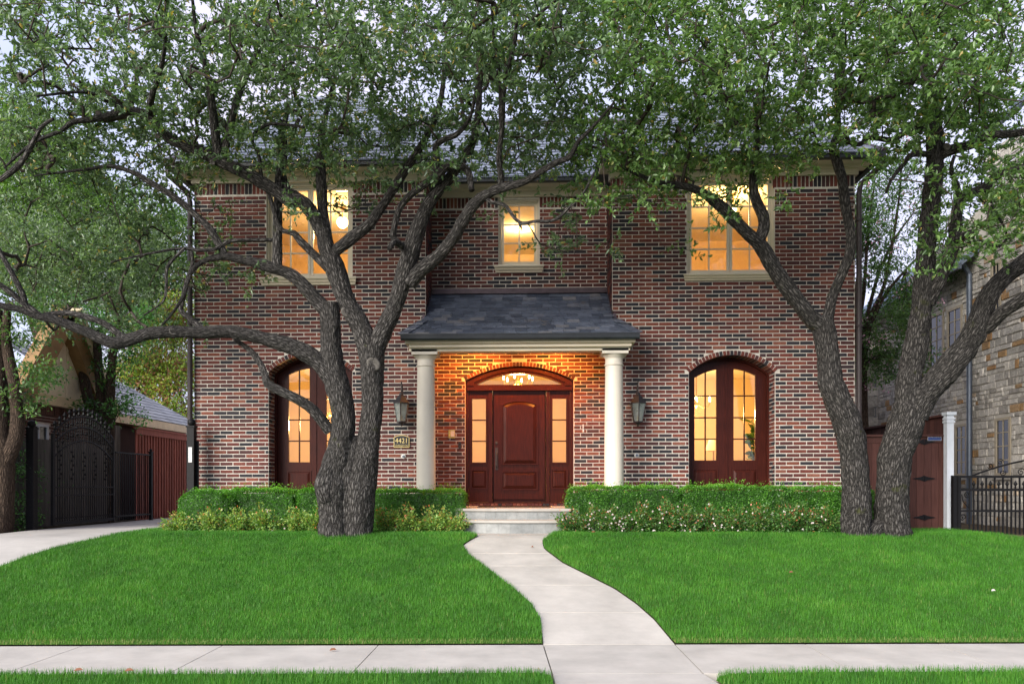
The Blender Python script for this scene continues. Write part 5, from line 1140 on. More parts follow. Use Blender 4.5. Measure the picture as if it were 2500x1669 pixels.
LB = ['low yellow green shrub at the driveway end of the left bed', 'yellow green shrub under the rounded hedge end', 'bronze tipped shrub third from the driveway', 'pale green shrub below the left arched doors', 'yellow green shrub just left of the left oak trunk', 'small shrub touching the left side of the left oak trunk', 'yellow green shrub just right of the left oak trunk', 'low shrub midway between left oak and steps', 'yellowish shrub second from the front steps on the left', 'low shrub at the left foot of the front steps']
for i, (u, vt) in enumerate(((437, 1262), (516, 1245), (582, 1247), (648, 1236), (720, 1240), (772, 1240), (945, 1242), (1000, 1244), (1056, 1246), (1104, 1256))): shrub(u, 1293, vt - 6, .36, 'shrub_leaf', LB[i], 5 if i in (3, 4) else 0)
LR = ['rose shrub at the right foot of the front steps', 'rose shrub full of white blossoms second from the steps', 'rose shrub with many white blossoms third from the steps', 'rose shrub with red tips below the right lantern', 'taller rose shrub with red new leaves left of the right doors', 'rose shrub with white flowers under the right arched doors', 'rose shrub in the middle below the right arched doors', 'low rose shrub at the right end of the arched doors', 'tall red tipped rose shrub right of the arched doors', 'rose shrub with scattered flowers nearer the right oak', 'red leaved rose shrub just left of the right oak', 'last rose shrub tucked beside the right oak trunk']
for i, (u, vt) in enumerate(((1398, 1246), (1450, 1234), (1505, 1230), (1562, 1226), (1622, 1222), (1680, 1232), (1736, 1233), (1795, 1238), (1850, 1232), (1906, 1216), (1962, 1230), (2022, 1236))): shrub(u, 1291, vt - 2, .37, 'rose_leaf', LR[i], [16, 44, 52, 26, 18, 36, 28, 16, 12, 20, 12, 8][i], 2000)

# ================================================================== LEFT SIDE: fence, gates, neighbour
XFN = -9.65
rf = empty('board_fence', (XFN, 20.8, GH), 'red stained board fence along the driveway', 'fence'); yb = 19.25; k = 0; zt0 = 3.02
while yb < 24.2:
    put('board', MB().box(XFN - .02, XFN + random.uniform(.0, .006), yb, yb + .148, GH - .02, zt0), 'red_fence', rf); put('batten', MB().box(XFN + .007, XFN + .030, yb + .128, yb + .178, GH, zt0 - .05), 'red_fence', rf); yb += .152
put('cap_rail', MB().box(XFN - .07, XFN + .07, 19.2, 24.3, zt0, zt0 + .045).box(XFN + .031, XFN + .05, 19.2, 24.3, zt0 - .14, zt0 - .001), 'red_fence', rf)
XG = -9.25
ig = empty('iron_gate', (XG, 16.3, GH), 'black wrought iron gate with arched leafy top beside the driveway', 'gate'); y0, y1 = 15.15, 17.45; ym = (y0 + y1) / 2
zar = lambda y, b0=2.62, rs=.42: b0 + rs * (1 - ((y - ym) / (y1 - ym)) ** 2)
put('stile', MB().box(XG - .025, XG + .025, y0, y0 + .05, GH + .05, zar(y0)), 'iron', ig); put('stile', MB().box(XG - .025, XG + .025, y1 - .05, y1, GH + .05, zar(y1)), 'iron', ig)
for (z, h) in ((GH + .06, .06), (GH + .62, .03), (GH + .78, .03)): put('rail', MB().box(XG - .02, XG + .02, y0 + .05, y1 - .05, z, z + h), 'iron', ig)
for db in (0, -.22, -.5): put('arched_rail', MB().path([(XG, y0 + .03 + (y1 - y0 - .06) * t / 16, zar(y0 + .03 + (y1 - y0 - .06) * t / 16) + db) for t in range(17)], .018, 6), 'iron', ig)
nb = 26
for k in range(nb):
    y = y0 + .05 + (y1 - y0 - .1) * (k + .5) / nb; top = zar(y) + .04
    put('bar', MB().box(XG - .008, XG + .008, y - .008, y + .008, GH + .1, top), 'iron', ig)
    if k % 2 == 0: put('leaf_finial', MB().lathe((XG, y, top), [(.004, -.03), (.035, .0), (.02, .05), (.045, .09), (.003, .16)], 6), 'iron', ig)
    for zz in (zar(y) - .12, zar(y) - .36):
        if k % 2 == 1: put('rosette', MB().ball((XG + .005, y, zz), .032, 6), 'iron', ig)
    if k % 5 == 2:
        for q in range(7): put('rosette', MB().ball((XG + .012, y + (.03 if q % 2 else -.03), 1.75 + .09 * q), .026, 6), 'iron', ig)
    put('scroll', MB().path([(XG + .01, y + .035 * math.cos(a), GH + .17 + .035 * math.sin(a)) for a in [R(30 * t) for t in range(0, 11)]], .006, 4), 'iron', ig)
def iron_post(x, y, zt, label, w_=.07, ballr=.075):
    p_ = empty('iron_post', (x, y, GH), label, 'post', 'black iron gate posts'); put('shaft', MB().box(x - w_, x + w_, y - w_, y + w_, GH - .1, zt), 'iron', p_); put('cap', MB().box(x - w_ - .015, x + w_ + .015, y - w_ - .015, y + w_ + .015, zt, zt + .03), 'iron', p_); put('ball', MB().ball((x, y, zt + .03 + ballr * .9), ballr, 16), 'iron', p_, smooth=True); return p_
iron_post(PX(78, 14.75), 14.75, PZ(78, 1047, 14.75), 'black iron post with ball at the near end of the arched gate')
iron_post(XG, 19.2, 2.42, 'small black iron post between low iron fence and red fence', .035, .035)
gp = iron_post(PX(468, 15.05), 15.05, PZ(468, 1043, 15.05), 'black iron post with ball and white notice at the house corner', .068)
p0 = P(465, 1110, 14.97); put('notice', MB().box(p0.x - .04, p0.x + .03, 14.965, 14.981, PZ(466, 1128, 14.97), PZ(466, 1091, 14.97)), 'white_plastic', gp)
put('bracket', MB().box(PX(477, 15.1), PX(486, 15.1), 15.08, 15.1, GH, PZ(469, 1075, 15.1)), 'iron', gp)
lf = empty('iron_fence', (XG, 18.3, GH), 'low plain black iron fence panel behind the arched gate', 'fence'); put('rail', MB().box(XG - .02, XG + .02, 17.5, 19.17, 2.34, 2.375), 'iron', lf); put('rail', MB().box(XG - .02, XG + .02, 17.5, 19.17, GH + .12, GH + .16), 'iron', lf)
for k in range(16): y = 17.55 + .1 * k; put('bar', MB().box(XG - .008, XG + .008, y - .008, y + .008, GH + .05, 2.34), 'iron', lf)
gf = empty('grey_fence', (XFN - .2, 17, GH), 'weathered dark board fence behind the arched iron gate', 'fence')
for k in range(27): put('board', MB().box(-9.9, -9.88 + random.uniform(0, .006), 14.9 + .15 * k, 15.045 + .15 * k, GH - .02, 2.55 if k < 24 else 3.05), 'grey_fence', gf)

XN = -10.65; nh = empty('neighbour_house', (XN, 18, GH), 'cream stucco and brown brick house with steep gable beyond the driveway', 'house')
yA, yB_, zE = 13.2, 19.35, 3.42; ap = 17.75; zap = zE + 1.30 * (yB_ - ap)
q = MB(); q.quad((XN, yA, GH - .1), (XN, yB_, GH - .1), (XN, yB_, zE), (XN, yA, zE)); put('brick_wall', q, 'mortar', nh)
bm = MB(); z = GH; k = 0
while z < zE - .25:
    y = yA - (k % 2) * .11
    while y < yB_:
        if not (16.55 < y < 17.25 and 1.7 < z < 2.95): bm.cur = max(.01, random.random()); bm.box(XN, XN + .008, max(yA, y + .006), min(yB_, y + .214), z + .006, z + .061)
        y += .22
    z += .067; k += 1
y = yA
while y < yB_ - .05: bm.cur = max(.01, random.random()); bm.box(XN, XN + .01, y + .005, y + .062, zE - .24, zE - .04); y += .067
put('brickwork', bm, 'far_brick', nh, kind='stuff')
wn_ = put('window', MB().box(XN + .012, XN + .02, 16.6, 17.2, 1.75, 2.9), 'dark_glass', nh)
for (a, c, z0, z1) in ((16.55, 16.62, 1.7, 2.95), (17.18, 17.25, 1.7, 2.95), (16.62, 17.18, 1.7, 1.76), (16.62, 17.18, 2.89, 2.95), (16.88, 16.91, 1.76, 2.89), (16.62, 17.18, 2.31, 2.34)): put('frame', MB().box(XN + .021, XN + .05, a, c, z0, z1), 'white_paint', wn_)
q = MB(); q.quad((XN - .01, yA, zE), (XN - .01, yB_, zE), (XN - .01, ap, zap), (XN - .01, yA, zap - 1.30 * (ap - yA))); put('stucco_gable', q, 'stucco', nh)
for yy in (14.3, 15.6, 16.9, 18.0): put('gable_batten', MB().box(XN - .008, XN + .012, yy, yy + .06, zE + .1, zE + 1.25 * (yB_ - yy) - .2 if yy > ap else zap - 1.0), 'stucco', nh)
put('belt_trim', MB().box(XN - .005, XN + .10, yA, yB_ + .05, zE - .03, zE + .14).box(XN, XN + .06, yA, yB_, zE + .14, zE + .2), 'cream_trim', nh)
tn = Vector((0, yB_ + .25 - ap, -1.30 * (yB_ + .25 - ap))); put('barge_board', MB().obox(Vector((XN + .12, ap, zap)) + tn * .5 + Vector((0, .02, .02)), Vector((.14, 0, 0)), tn * .5, Vector((0, .20, .15))), 'barge_board', nh)
tm = Vector((0, -tn.y, tn.z)); put('barge_board', MB().obox(Vector((XN + .12, ap, zap)) + tm * .5 + Vector((0, -.02, .02)), Vector((.14, 0, 0)), tm * .5, Vector((0, -.20, .15))), 'barge_board', nh)
put('rake_trim', MB().obox(Vector((XN + .2, ap, zap)) + tn * .5 + Vector((0, .20, .16)), Vector((.18, 0, 0)), tn * .5, Vector((0, .05, .04))), 'cream_trim', nh)
# garage wing behind, shingled hip roof
XE_ = -10.3; rs = MB(); e0 = Vector((XE_, 19.2, 3.42)); e1 = Vector((XE_, 25.2, 3.42)); r0 = Vector((-13.2, 19.2, 5.35)); r1 = Vector((-13.2, 22.6, 5.35))
nrw = 17
for k in range(nrw):
    t0, t1 = k / nrw, (k + 1.12) / nrw; a0, c0 = e0.lerp(r0, t0), e1.lerp(r1, t0); a1, c1 = e0.lerp(r0, min(1, t1)), e1.lerp(r1, min(1, t1)); n = 26
    for i in range(n): 
        rs.cur = max(.01, random.random()); off = Vector((0, 0, .018)); rs.quad(a0.lerp(c0, i / n) + off, a0.lerp(c0, (i + 1) / n) + off, a1.lerp(c1, (i + 1) / n), a1.lerp(c1, i / n))
put('garage_roof', rs, 'shingle_grey', nh, kind='stuff')
q = MB(); q.quad(e0 - Vector((0, 0, .012)), e1 - Vector((0, 0, .012)), r1 - Vector((0, 0, .012)), r0 - Vector((0, 0, .012))); q.quad(e1, Vector((-16, 25.2, 3.42)), r1); put('roof_deck', q, 'shingle_grey', nh)
put('fascia', MB().box(XE_ - .02, XE_ + .02, 19.15, 25.2, 3.2, 3.41).box(XE_ - .4, XE_ - .02, 19.15, 25.2, 3.2, 3.23), 'cream_trim', nh); put('garage_wall', MB().box(-13, XE_ - .35, 19.36, 25, GH, 3.2), 'far_brick', nh)
put('ground_step', MB().box(-10.4, -9.7, 13.4, 14.2, GH - .05, GH + .1), 'concrete', label='low pale stone edging at the left frame edge', cat='edging')

# ================================================================== RIGHT SIDE: board gate, iron gate, stone house
YB = 15.5; bgx0, bgx1 = XR + .1, PX(2306, YB); bg = empty('board_gate', ((bgx0 + bgx1) / 2, YB, GH), 'dark brown board gate with black strap hinges by the stone house', 'gate'); zt = PZ(2200, 1066, YB)
x = bgx0; 
while x < bgx1 - .03: put('board', MB().box(x + .002, min(x + .138, bgx1) - .002, YB + random.uniform(0, .004), YB + .03, GH - .02, zt - .12), 'brown_fence', bg); x += .14
put('top_rail', MB().box(bgx0, bgx1, YB - .012, YB + .03, zt - .119, zt), 'brown_fence', bg); put('cap_rail', MB().box(bgx0 - .02, bgx1 + .005, YB - .05, YB + .07, zt + .001, zt + .045), 'brown_fence', bg)
for v in (1078, 1167.5, 1262.5):
    c = P(2257, v, YB - .02); m_ = MB()
    for s in (-1, 1): m_.hexa([(c.x + s * .004, YB - .016, c.z - .055), (c.x + s * .06, YB - .016, c.z - .035), (c.x + s * .06, YB - .002, c.z - .035), (c.x + s * .004, YB - .002, c.z - .055), (c.x + s * .004, YB - .016, c.z + .055), (c.x + s * .06, YB - .016, c.z + .035), (c.x + s * .06, YB - .002, c.z + .035), (c.x + s * .004, YB - .002, c.z + .055)]).hexa([(c.x + s * .06, YB - .014, c.z - .03), (c.x + s * .20, YB - .014, c.z - .006), (c.x + s * .20, YB - .002, c.z - .006), (c.x + s * .06, YB - .002, c.z - .03), (c.x + s * .06, YB - .014, c.z + .03), (c.x + s * .20, YB - .014, c.z + .006), (c.x + s * .20, YB - .002, c.z + .006), (c.x + s * .06, YB - .002, c.z + .03)])
    put('strap_hinge', m_, 'iron', bg)
sg_ = empty('fence_sign', P(2282, 1075, YB - .05), 'small blue and white sign reading STAR FENCE on the board gate', 'sign'); a, c, z0, z1 = PX(2265, YB - .03), PX(2298.5, YB - .03), PZ(2282, 1075, YB - .03), PZ(2282, 1060, YB - .03)
put('plate', MB().box(a, c, YB - .030, YB - .020, z0, z1), 'white_plastic', sg_); put('field', MB().box(a + .006, c - .006, YB - .0325, YB - .0301, z0 + .006, z1 - .006), 'sign_blue', sg_); text('STAR FENCE', .052, ((a + c) / 2, YB - .034, (z0 + z1) / 2 + .014), 'white_plastic', sg_, .001, sx=.86)
wp = empty('white_post', (PX(2318, YB - .1), YB - .1, GH), 'tall white painted post with square cap beside the board gate', 'post'); a, c = PX(2307.5, YB - .1), PX(2324, YB - .1); zt = PZ(2316, 1006, YB - .1)
put('shaft', MB().box(a, c, YB - .17, YB - .04, GH - .05, zt - .06), 'white_paint', wp); put('collar', MB().box(a - .012, c + .02, YB - .185, YB - .025, zt - .14, zt - .105).box(a - .012, c + .02, YB - .185, YB - .025, zt - .20, zt - .165), 'white_paint', wp); put('cap', MB().box(a - .02, c + .035, YB - .2, YB - .01, zt - .059, zt), 'white_paint', wp)
sf_ = empty('side_fence', (8.1, 18, GH), 'brown board fence running back along the stone house', 'fence')
for k in range(40): put('board', MB().box(8.10 + random.uniform(0, .005), 8.13, 15.62 + .15 * k, 15.767 + .15 * k, GH, 2.95), 'brown_fence', sf_)
put('cap_rail', MB().box(8.04, 8.16, 15.6, 21.7, 2.951, 2.99), 'brown_fence', sf_)
# low iron gate at the right edge
YI = 15.0; ir = empty('iron_gate', (PX(2430, YI), YI, GH), 'low black iron gate with spear points and scrolls at the right edge', 'gate'); xi = lambda u: PX(u, YI); zi = lambda v: PZ(2420, v, YI)
put('post', MB().box(xi(2337) - .07, xi(2337) + .02, YI, YI + .09, GH - .3, zi(1160)), 'iron', ir)
for (v0, v1) in ((1160, 1166), (1192, 1198), (1244, 1249)): put('rail', MB().box(xi(2338), xi(2640), YI - .018, YI + .018, zi(v1), zi(v0)), 'iron', ir)
put('stile', MB().box(xi(2338), xi(2345), YI - .02, YI + .02, .3, zi(1166)), 'iron', ir)
for k in range(28):
    u = 2367 + 10.2 * k
    if k % 2 == 0: put('bar', MB().box(xi(u) - .012, xi(u) + .012, YI - .012, YI + .012, .35, zi(1166)), 'iron', ir)
    else: put('spear', MB().box(xi(u) - .011, xi(u) + .011, YI - .011, YI + .011, .35, zi(1186)).lathe((xi(u), YI, zi(1188)), [(.022, 0), (.012, .02), (.034, .05), (.004, .12)], 8), 'iron', ir)
def spiral(c, r, turns, a0, dirn): return [(c[0] + (r * (1 - t / 30 * .8)) * math.cos(a0 + dirn * turns * 2 * math.pi * t / 30), YI, c[1] + (r * (1 - t / 30 * .8)) * math.sin(a0 + dirn * turns * 2 * math.pi * t / 30)) for t in range(31)]
put('arched_rail', MB().path([(xi(2375) + (xi(2640) - xi(2375)) * t / 12, YI, zi(1160) + .38 * (1 - (1 - t / 12) ** 2)) for t in range(13)], .018, 6), 'iron', ir)
for (u, v, r, tr_, a0, dn) in ((2418, 1137, .055, 1.4, R(200), 1), (2442, 1127, .055, 1.4, R(20), 1), (2448, 1153, .06, 1.4, R(30), -1), (2493, 1152, .07, 1.4, R(10), 1), (2362, 1208, .06, 1.5, R(90), 1), (2352, 1262, .06, 1.5, R(270), -1)): put('scroll', MB().path(spiral((xi(u), zi(v)), r, tr_, a0, dn), .009, 5), 'iron', ir)
put('scroll', MB().path([(xi(2348), YI, zi(1206)), (xi(2352), YI, zi(1225)), (xi(2366), YI, zi(1240))], .009, 5), 'iron', ir)

XS = 10.5; sh = empty('stone_house', (XS, 19, GH), 'rough limestone neighbour house with narrow casement windows', 'house'); YS0, YS1 = 13.0, 24.5
OPN = []
def nwin(u0, u1, v0, v1):
    a, c = PXp(u1, VH, XS).y, PXp(u0, VH, XS).y; m_ = (u0 + u1) / 2; z1, z0 = PXp(m_, v0, XS).z, PXp(m_, v1, XS).z; OPN.append((a, c, z0, z1))
nwin(2272, 2303, 768, 893); nwin(2316, 2348, 752, 876); nwin(2335, 2360, 1037, 1158); nwin(2434, 2466, 1021, 1156); nwin(2424, 2442, 640, 760)
ws = MB(); ws.quad((XS, YS1, GH - .4), (XS, YS0, GH - .4), (XS, YS0, 9.4), (XS, YS1, 6.8)); swl = put('wall', ws, 'stone_mortar', sh)
STN = []; z = GH - .2
while z < 9.2:
    hrow = random.choice((.10, .12, .15, .18, .21)); y = YS0 + random.uniform(-.2, 0)
    while y < YS1:
        l = random.choice((.14, .2, .26, .32, .4)) * random.uniform(.85, 1.15); 
        for (za, zb_) in ([(z, z + hrow)] if hrow < .19 or random.random() < .6 else [(z, z + hrow * .5), (z + hrow * .5, z + hrow)]):
            a, c = max(y, YS0), min(y + l, YS1); zc = (za + zb_) / 2
            if zb_ > (9.3 if c < 18.9 else 6.75): continue
            if any(o[0] - .06 < c and o[1] + .06 > a and o[2] - .05 < zb_ and o[3] + .03 > za for o in OPN):
                for o in OPN:
                    if o[0] - .06 < c and o[1] + .06 > a and o[2] - .05 < zb_ and o[3] + .03 > za:
                        if a < o[0] - .12: STN.append((a, o[0] - .06, za, zb_))
                        if c > o[1] + .12: STN.append((o[1] + .06, c, za, zb_))
                        break
            elif c - a > .06: STN.append((a, c, za, zb_))
        y += l
    z += hrow
STN.sort(key=lambda q: abs((q[0] + q[1]) / 2 - 17.2) + .35 * abs((q[2] + q[3]) / 2 - 3)); smb = MB()
def stone_box(b, a, c, z0, z1):
    p = .012 + random.uniform(0, .02); e = .006; j = lambda: random.uniform(-.006, .006); V = [(XS, c - e, z0 + e), (XS, a + e, z0 + e), (XS, a + e, z1 - e), (XS, c - e, z1 - e)]; V2 = [(XS - p + j(), c - e - .012 + j(), z0 + e + .01 + j()), (XS - p + j(), a + e + .012 + j(), z0 + e + .01 + j()), (XS - p + j(), a + e + .012 + j(), z1 - e - .01 + j()), (XS - p + j(), c - e - .012 + j(), z1 - e - .01 + j())]
    i = len(b.v); b.v += V + V2
    for f in ((4, 5, 6, 7), (0, 1, 5, 4), (1, 2, 6, 5), (2, 3, 7, 6), (3, 0, 4, 7)): b.f.append(tuple(i + k for k in f)); b.r.append(b.cur)
for i, (a, c, z0, z1) in enumerate(STN):
    if i < 300: b = MB(); stone_box(b, a, c, z0, z1); put('stone', b, 'stone_single', swl)
    else: smb.cur = max(.005, random.random()); stone_box(smb, a, c, z0, z1)
put('stonework', smb, 'stone', swl, kind='stuff')
for (a, c, z0, z1) in OPN:
    w_ = put('window', MB().box(XS - .004, XS - .001, a, c, z0, z1), 'dark_glass', sh)
    for (p, q, r0_, r1_) in ((a - .05, a + .02, z0 - .04, z1 + .02), (c - .02, c + .05, z0 - .04, z1 + .02), (a + .02, c - .02, z0 - .04, z0 + .02), (a + .02, c - .02, z1 - .04, z1 + .02)): put('frame', MB().box(XS - .03, XS - .0045, p, q, r0_, r1_), 'window_trim_far', w_)
    put('muntin', MB().box(XS - .018, XS - .0045, (a + c) / 2 - .012, (a + c) / 2 + .012, z0 + .02, z1 - .04), 'window_trim_far', w_)
    for k in (1, 2, 3): zz = z0 + (z1 - z0) * k / 4; put('muntin', MB().box(XS - .017, XS - .0046, a + .02, c - .02, zz - .011, zz + .011), 'window_trim_far', w_)
    put('sill', MB().box(XS - .06, XS - .0045, a - .1, c + .1, z0 - .13, z0 - .041), 'stone_single', w_)
yq = 18.92
for (yy, zt_) in ((PXp(2376, VH, XS).y, 6.6), (PXp(2143, VH, XS).y, 6.4)): put('downspout', MB().path([(XS - .09, yy, GH - .2), (XS - .09, yy, zt_), (XS - .25, yy, zt_ + .25)], .06, 10), 'blue_pipe', sh)
fw_ = MB(); fx0, fx1, fy = PX(2068, YS1 - .2), XS, YS1 - .2; fw_.quad((fx0, fy, GH - .3), (fx1, fy, GH - .3), (fx1, fy, 6.8), (fx0, fy, 6.8)); put('rear_wall', fw_, 'stone_mortar', sh)
fb = MB(); z = GH
while z < 6.5:
    h = random.choice((.22, .28, .34)); x = fx0
    while x < fx1: l = random.uniform(.3, .7); fb.cur = max(.01, random.random()); fb.box(x + .01, min(x + l, fx1) - .01, fy - .02 - random.uniform(0, .015), fy - .001, z + .01, z + h - .01); x += l
    z += h
put('rear_stonework', fb, 'stone', sh, kind='stuff')
put('roof', MB().hexa([(XS - .45, 18.9, 6.72), (XS + 4.5, 18.9, 10.6), (XS + 4.5, 26, 10.6), (XS - .45, 26, 6.72), (XS - .45, 18.9, 6.80), (XS + 4.5, 18.9, 10.68), (XS + 4.5, 26, 10.68), (XS - .45, 26, 6.80)]), 'metal_roof', sh)
for k in range(16): y = 19.1 + .42 * k; put('roof_seam', MB().hexa([(XS - .45, y, 6.8), (XS + 4.5, y, 10.68), (XS + 4.5, y + .03, 10.68), (XS - .45, y + .03, 6.8), (XS - .45, y, 6.84), (XS + 4.5, y, 10.72), (XS + 4.5, y + .03, 10.72), (XS - .45, y + .03, 6.84)]), 'metal_roof', sh)
put('eave_gutter', MB().box(XS - .55, XS - .451, 18.85, 26, 6.64, 6.78), 'blue_pipe', sh); put('gable_rake', MB().path([(XS - .1, 18.9, 9.6), (XS - .1, YS0, 9.9)], .1, 6), 'metal_roof', sh)

# ================================================================== TREES BEYOND
rng = np.random.default_rng(33)
def tree(name, label, base, stems, blobs, leafm, lsize, barkm='far_bark', flowers=0, group=None, extra=None):
    """stems = lists of (point, radius); blobs = (centre, rx, ry, rz, leaves)"""
    t = empty(name, base, label, 'tree', group); nodes = []
    for s in stems: put('trunk' if s is stems[0] else 'stem', limb_mesh('trunk', [Vector(p) for p, r in s], [r for p, r in s], 16, .01, .12), barkm, t); nodes += [Vector(p) for p, r in s]
    C, O, cl = [], [], []
    br = MB()
    for (c, rx, ry, rz, n) in blobs:
        c = np.array(c); k = max(6, n // 55); sub = c + rvec(k) * np.array([[rx, ry, rz]]) * rng.uniform(.35, 1.0, (k, 1)) ** .6
        nr_ = min(nodes, key=lambda q: (q - Vector(c)).length) if nodes else Vector(c)
        for q in sub[:: 2]: m_ = nr_.lerp(Vector(q), .5) + Vector((0, 0, .1)); br.path([nr_, m_, Vector(q)], [max(.01, rx * .012), max(.008, rx * .008), .004], 4)
        i = rng.integers(0, k, n); C.append(sub[i] + rng.normal(0, .18 * (rx * ry * rz) ** (1 / 3) + .05, (n, 3)) * np.array([[1, 1, .75]])); O.append(np.repeat(c[None], n, 0)); cl.append(rng.normal(0, .16, k)[i])
    C, O, cl = np.concatenate(C), np.concatenate(O), np.concatenate(cl); n = len(C); put('branch', br, 'twig', t, kind='stuff')
    D = unit(rvec(n) + unit(C - O) * .4 + np.array([[0, 0, -.15]])); r = np.clip(.45 + cl + rng.normal(0, .2, n), 0, 1); L = rng.uniform(.7, 1.2, n) * lsize
    V, Q, rr = leaf_geo(C, D, rvec(n) * .8 + np.array([[0, -.1, .9]]), L, L * .45, r, False); put('crown', np_mesh('crown', V, Q, rr), leafm, t, kind='stuff')
    if flowers:
        i = rng.integers(0, n, flowers); m_ = 9; C2 = np.repeat(C[i] + unit(C[i] - O[i]) * .12, m_, 0) + rng.normal(0, .055, (flowers * m_, 3)); V, Q, rr = leaf_geo(C2, rvec(len(C2)), rvec(len(C2)), np.full(len(C2), .05), np.full(len(C2), .045), rng.random(len(C2)), False); put('blossom', np_mesh('blossom', V, Q, rr), 'petal_pink', t, kind='stuff')
    if extra:
        i = rng.integers(0, n, extra[1]); V, Q, rr = leaf_geo(C[i] + rng.normal(0, .15, (extra[1], 3)), rvec(extra[1]) + np.array([[0, 0, -.8]]), rvec(extra[1]), rng.uniform(.8, 1.3, extra[1]) * lsize, rng.uniform(.3, .45, extra[1]) * lsize, rng.random(extra[1]), False); put('dead_leaf_cluster', np_mesh('dead', V, Q, rr), extra[0], t, kind='stuff')
    return t
def gz(p, z=GH): return Vector((p.x, p.y, z))
GB = 'trees beyond the driveway'
def simple(u, Y, blobs, label, leafm, ls, n, name='garden_tree', r=.2, extra=None):
    """blobs in pixels: (u, v, half width px, half height px)"""
    b = gz(P(u, VH, Y)); bl = [(tuple(P(bu, bv, Y + dy)), hw * Y / F, hw * Y / F * .9, hh * Y / F, int(n * hw * hh / 8000)) for (bu, bv, hw, hh, dy) in blobs]; tp = Vector(bl[0][0]); mid = b.lerp(tp, .5) + Vector((.2, 0, 0)); ls_ = [[(b, r), (mid, r * .7), (tp, r * .3)]]
    for q in bl[1:]: ls_.append([(mid, r * .5), (Vector(q[0]), r * .15)])
    tree(name, label, b, ls_, bl, leafm, ls, group=GB, extra=extra)
simple(90, 31, [(90, 470, 150, 150, 0), (-60, 420, 120, 140, 1), (210, 540, 110, 110, -1), (60, 650, 160, 100, 0), (0, 330, 140, 100, 1)], 'bright green tree high above the cream gable house', 'far_leaf_bright', .16, 5200, r=.3)
simple(350, 34, [(360, 540, 95, 95, 0), (420, 630, 80, 110, 0), (300, 640, 90, 100, 1), (370, 760, 110, 90, 0)], 'yellow green tree behind the garage roof against the house corner', 'far_leaf_bright', .17, 4600, r=.25)
simple(395, 28.5, [(390, 860, 85, 95, 0), (440, 960, 60, 90, -.5), (330, 930, 60, 60, .5), (430, 780, 60, 60, 0)], 'tree with yellowing and brown withered leaves behind the garage', 'far_leaf_yellow', .13, 5200, r=.16, extra=('dead_leaf', 6000))
simple(215, 25, [(150, 640, 170, 90, 0), (320, 600, 110, 80, 0), (40, 600, 110, 90, 0), (240, 720, 150, 60, 0)], 'dusty grey green tree between garage and bright tree', 'far_leaf_grey', .10, 5200, r=.2)
# multi-stemmed tree by the garage
Y = 18.5; pb = gz(P(235, VH, Y)); sts = []
for (ul, wl) in (([(238, 1290), (232, 1050), (210, 950), (195, 850), (180, 740)], .16), ([(248, 1290), (250, 1050), (243, 930), (235, 800)], .13), ([(262, 1290), (268, 1050), (270, 930), (282, 800), (300, 700)], .14)):
    sts.append([(P(u, v, Y) if v < 1280 else gz(P(u, v, Y), GH - .05), wl * (1 - .12 * i)) for i, (u, v) in enumerate(ul)])
tree('garden_tree', 'dark multi stemmed tree behind the arched iron gate', pb, sts, [(tuple(P(u, v, Y + dy)), w_, w_, h, n) for (u, v, dy, w_, h, n) in ((240, 1000, -.3, .5, .3, 480), (310, 1010, -.2, .5, .35, 300), (290, 920, .2, .5, .6, 520), (200, 860, .3, .7, .6, 900), (290, 820, .3, .8, .7, 1300), (180, 770, 0, 1.0, .5, 900), (330, 780, 0, .6, .5, 700))], 'far_leaf_dark', .10, group=GB)
# dark tree at the left frame edge
Y = 14.3; pb = gz(P(8, VH, Y)); tree('garden_tree', 'dark trunked tree at the left frame edge with fresh green sprays', pb, [[(gz(P(-5, 1290, Y)), .26), (P(8, 1160, Y), .2), (P(0, 1050, Y), .17), (P(-5, 900, Y), .15), (P(-10, 750, Y), .12)], [(P(8, 1140, Y), .15), (P(40, 1060, Y), .13), (P(38, 960, Y), .11), (P(15, 830, Y), .09), (P(20, 740, Y), .06)]],
     [(tuple(P(u, v, Y + dy)), w_, w_, h, n) for (u, v, dy, w_, h, n) in ((100, 910, -.2, .42, .28, 620), (70, 970, 0, .4, .25, 420), (45, 800, 0, .5, .4, 700), (100, 760, .2, .5, .3, 520), (20, 1000, .1, .25, .35, 300), (-60, 850, 0, .6, .6, 500))], 'myrtle_leaf', .085, group=GB)
shr = [(30, 1150, 14.9, .5, .5), (40, 1240, 15.0, .45, .45), (20, 1190, 15.2, .6, .5)]
tree('garden_shrub', 'dark leafy bush under the tree at the left frame edge', gz(P(30, VH, 15)), [[(gz(P(30, VH, 15)), .04), (P(30, 1180, 15), .02)]], [(tuple(P(u, v, y)), w_, w_, h, 700) for (u, v, y, w_, h) in shr], 'far_leaf_dark', .07)
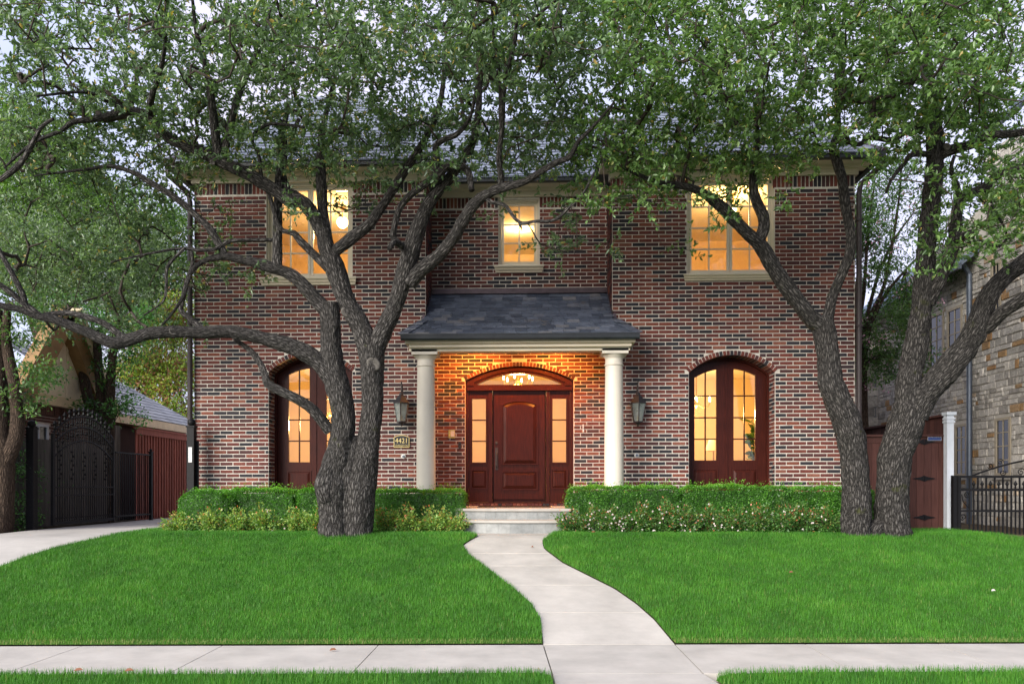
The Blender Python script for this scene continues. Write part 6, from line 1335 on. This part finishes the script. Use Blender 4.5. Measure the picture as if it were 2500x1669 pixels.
# crape myrtle behind the right fence
Y = 19.6; pb = gz(P(2120, VH, Y)); sts = []
for ul in ([(2118, 1290), (2100, 900), (2130, 720), (2175, 600), (2230, 520)], [(2112, 1290), (2098, 850), (2110, 700), (2120, 560), (2135, 450)], [(2125, 1290), (2112, 880), (2150, 740), (2210, 660), (2270, 600)], [(2120, 1290), (2105, 860), (2160, 690), (2190, 520), (2200, 430)], [(2110, 1290), (2092, 800), (2095, 650), (2090, 520)]):
    sts.append([(P(u, v, Y) if v < 1280 else gz(P(u, v, Y)), .07 * (1 - .19 * i)) for i, (u, v) in enumerate(ul)])
tree('crape_myrtle', 'slender crape myrtle with pink blossom between the brick and stone houses', pb, sts, [(tuple(P(u, v, Y + dy)), w_, w_, h, n) for (u, v, dy, w_, h, n) in ((2150, 470, 0, .75, .6, 1500), (2180, 580, .2, .8, .7, 1500), (2115, 620, 0, .5, .8, 1800), (2150, 690, 0, .6, .5, 1200), (2240, 430, 0, .8, .6, 1000), (2150, 800, -.2, .75, .6, 2400), (2200, 880, 0, .7, .6, 2000), (2120, 900, -.2, .45, .5, 900), (2230, 740, .2, .55, .6, 1600), (2290, 520, .2, .7, .8, 900), (2170, 390, 0, .8, .5, 900), (2120, 520, 0, .5, .6, 1200), (2320, 640, .1, .5, .5, 900))], 'myrtle_leaf', .09, flowers=95)
# fallen leaves and scraps
FLL = [(804, 1590, 'brown curled leaf lying on the left pavement'), (180, 1659, 'orange fallen leaf on the front grass strip, far left'), (304, 1660, 'pale orange leaf on the front grass strip'), (1592, 1307, 'white scrap of petal on the right lawn near the roses'), (1926, 1411, 'yellow fallen leaf in the middle of the right lawn'), (2420, 1457, 'pale leaf on the far right of the lawn'), (1444, 1310, 'dry leaf on the right lawn by the walk'), (1297, 1337, 'tiny dark leaf on the walk near the steps')]
for i, (u, v, lb) in enumerate(FLL):
    p = G(u, v); p.z += .012 if i in (0, 7) else .075; C = np.array([tuple(p)]); V, Q, rr = leaf_geo(C, np.array([[1, .3, .1]]), np.array([[.1, -.5, .9]]), np.array([.07 if i != 7 else .04]), np.array([.034]), np.array([.5]), True, .4)
    put('fallen_leaf', np_mesh('fallen_leaf', V, Q, rr), 'petal' if i in (3, 5) else 'dead_leaf', label=lb, cat='leaf', group='fallen leaves')
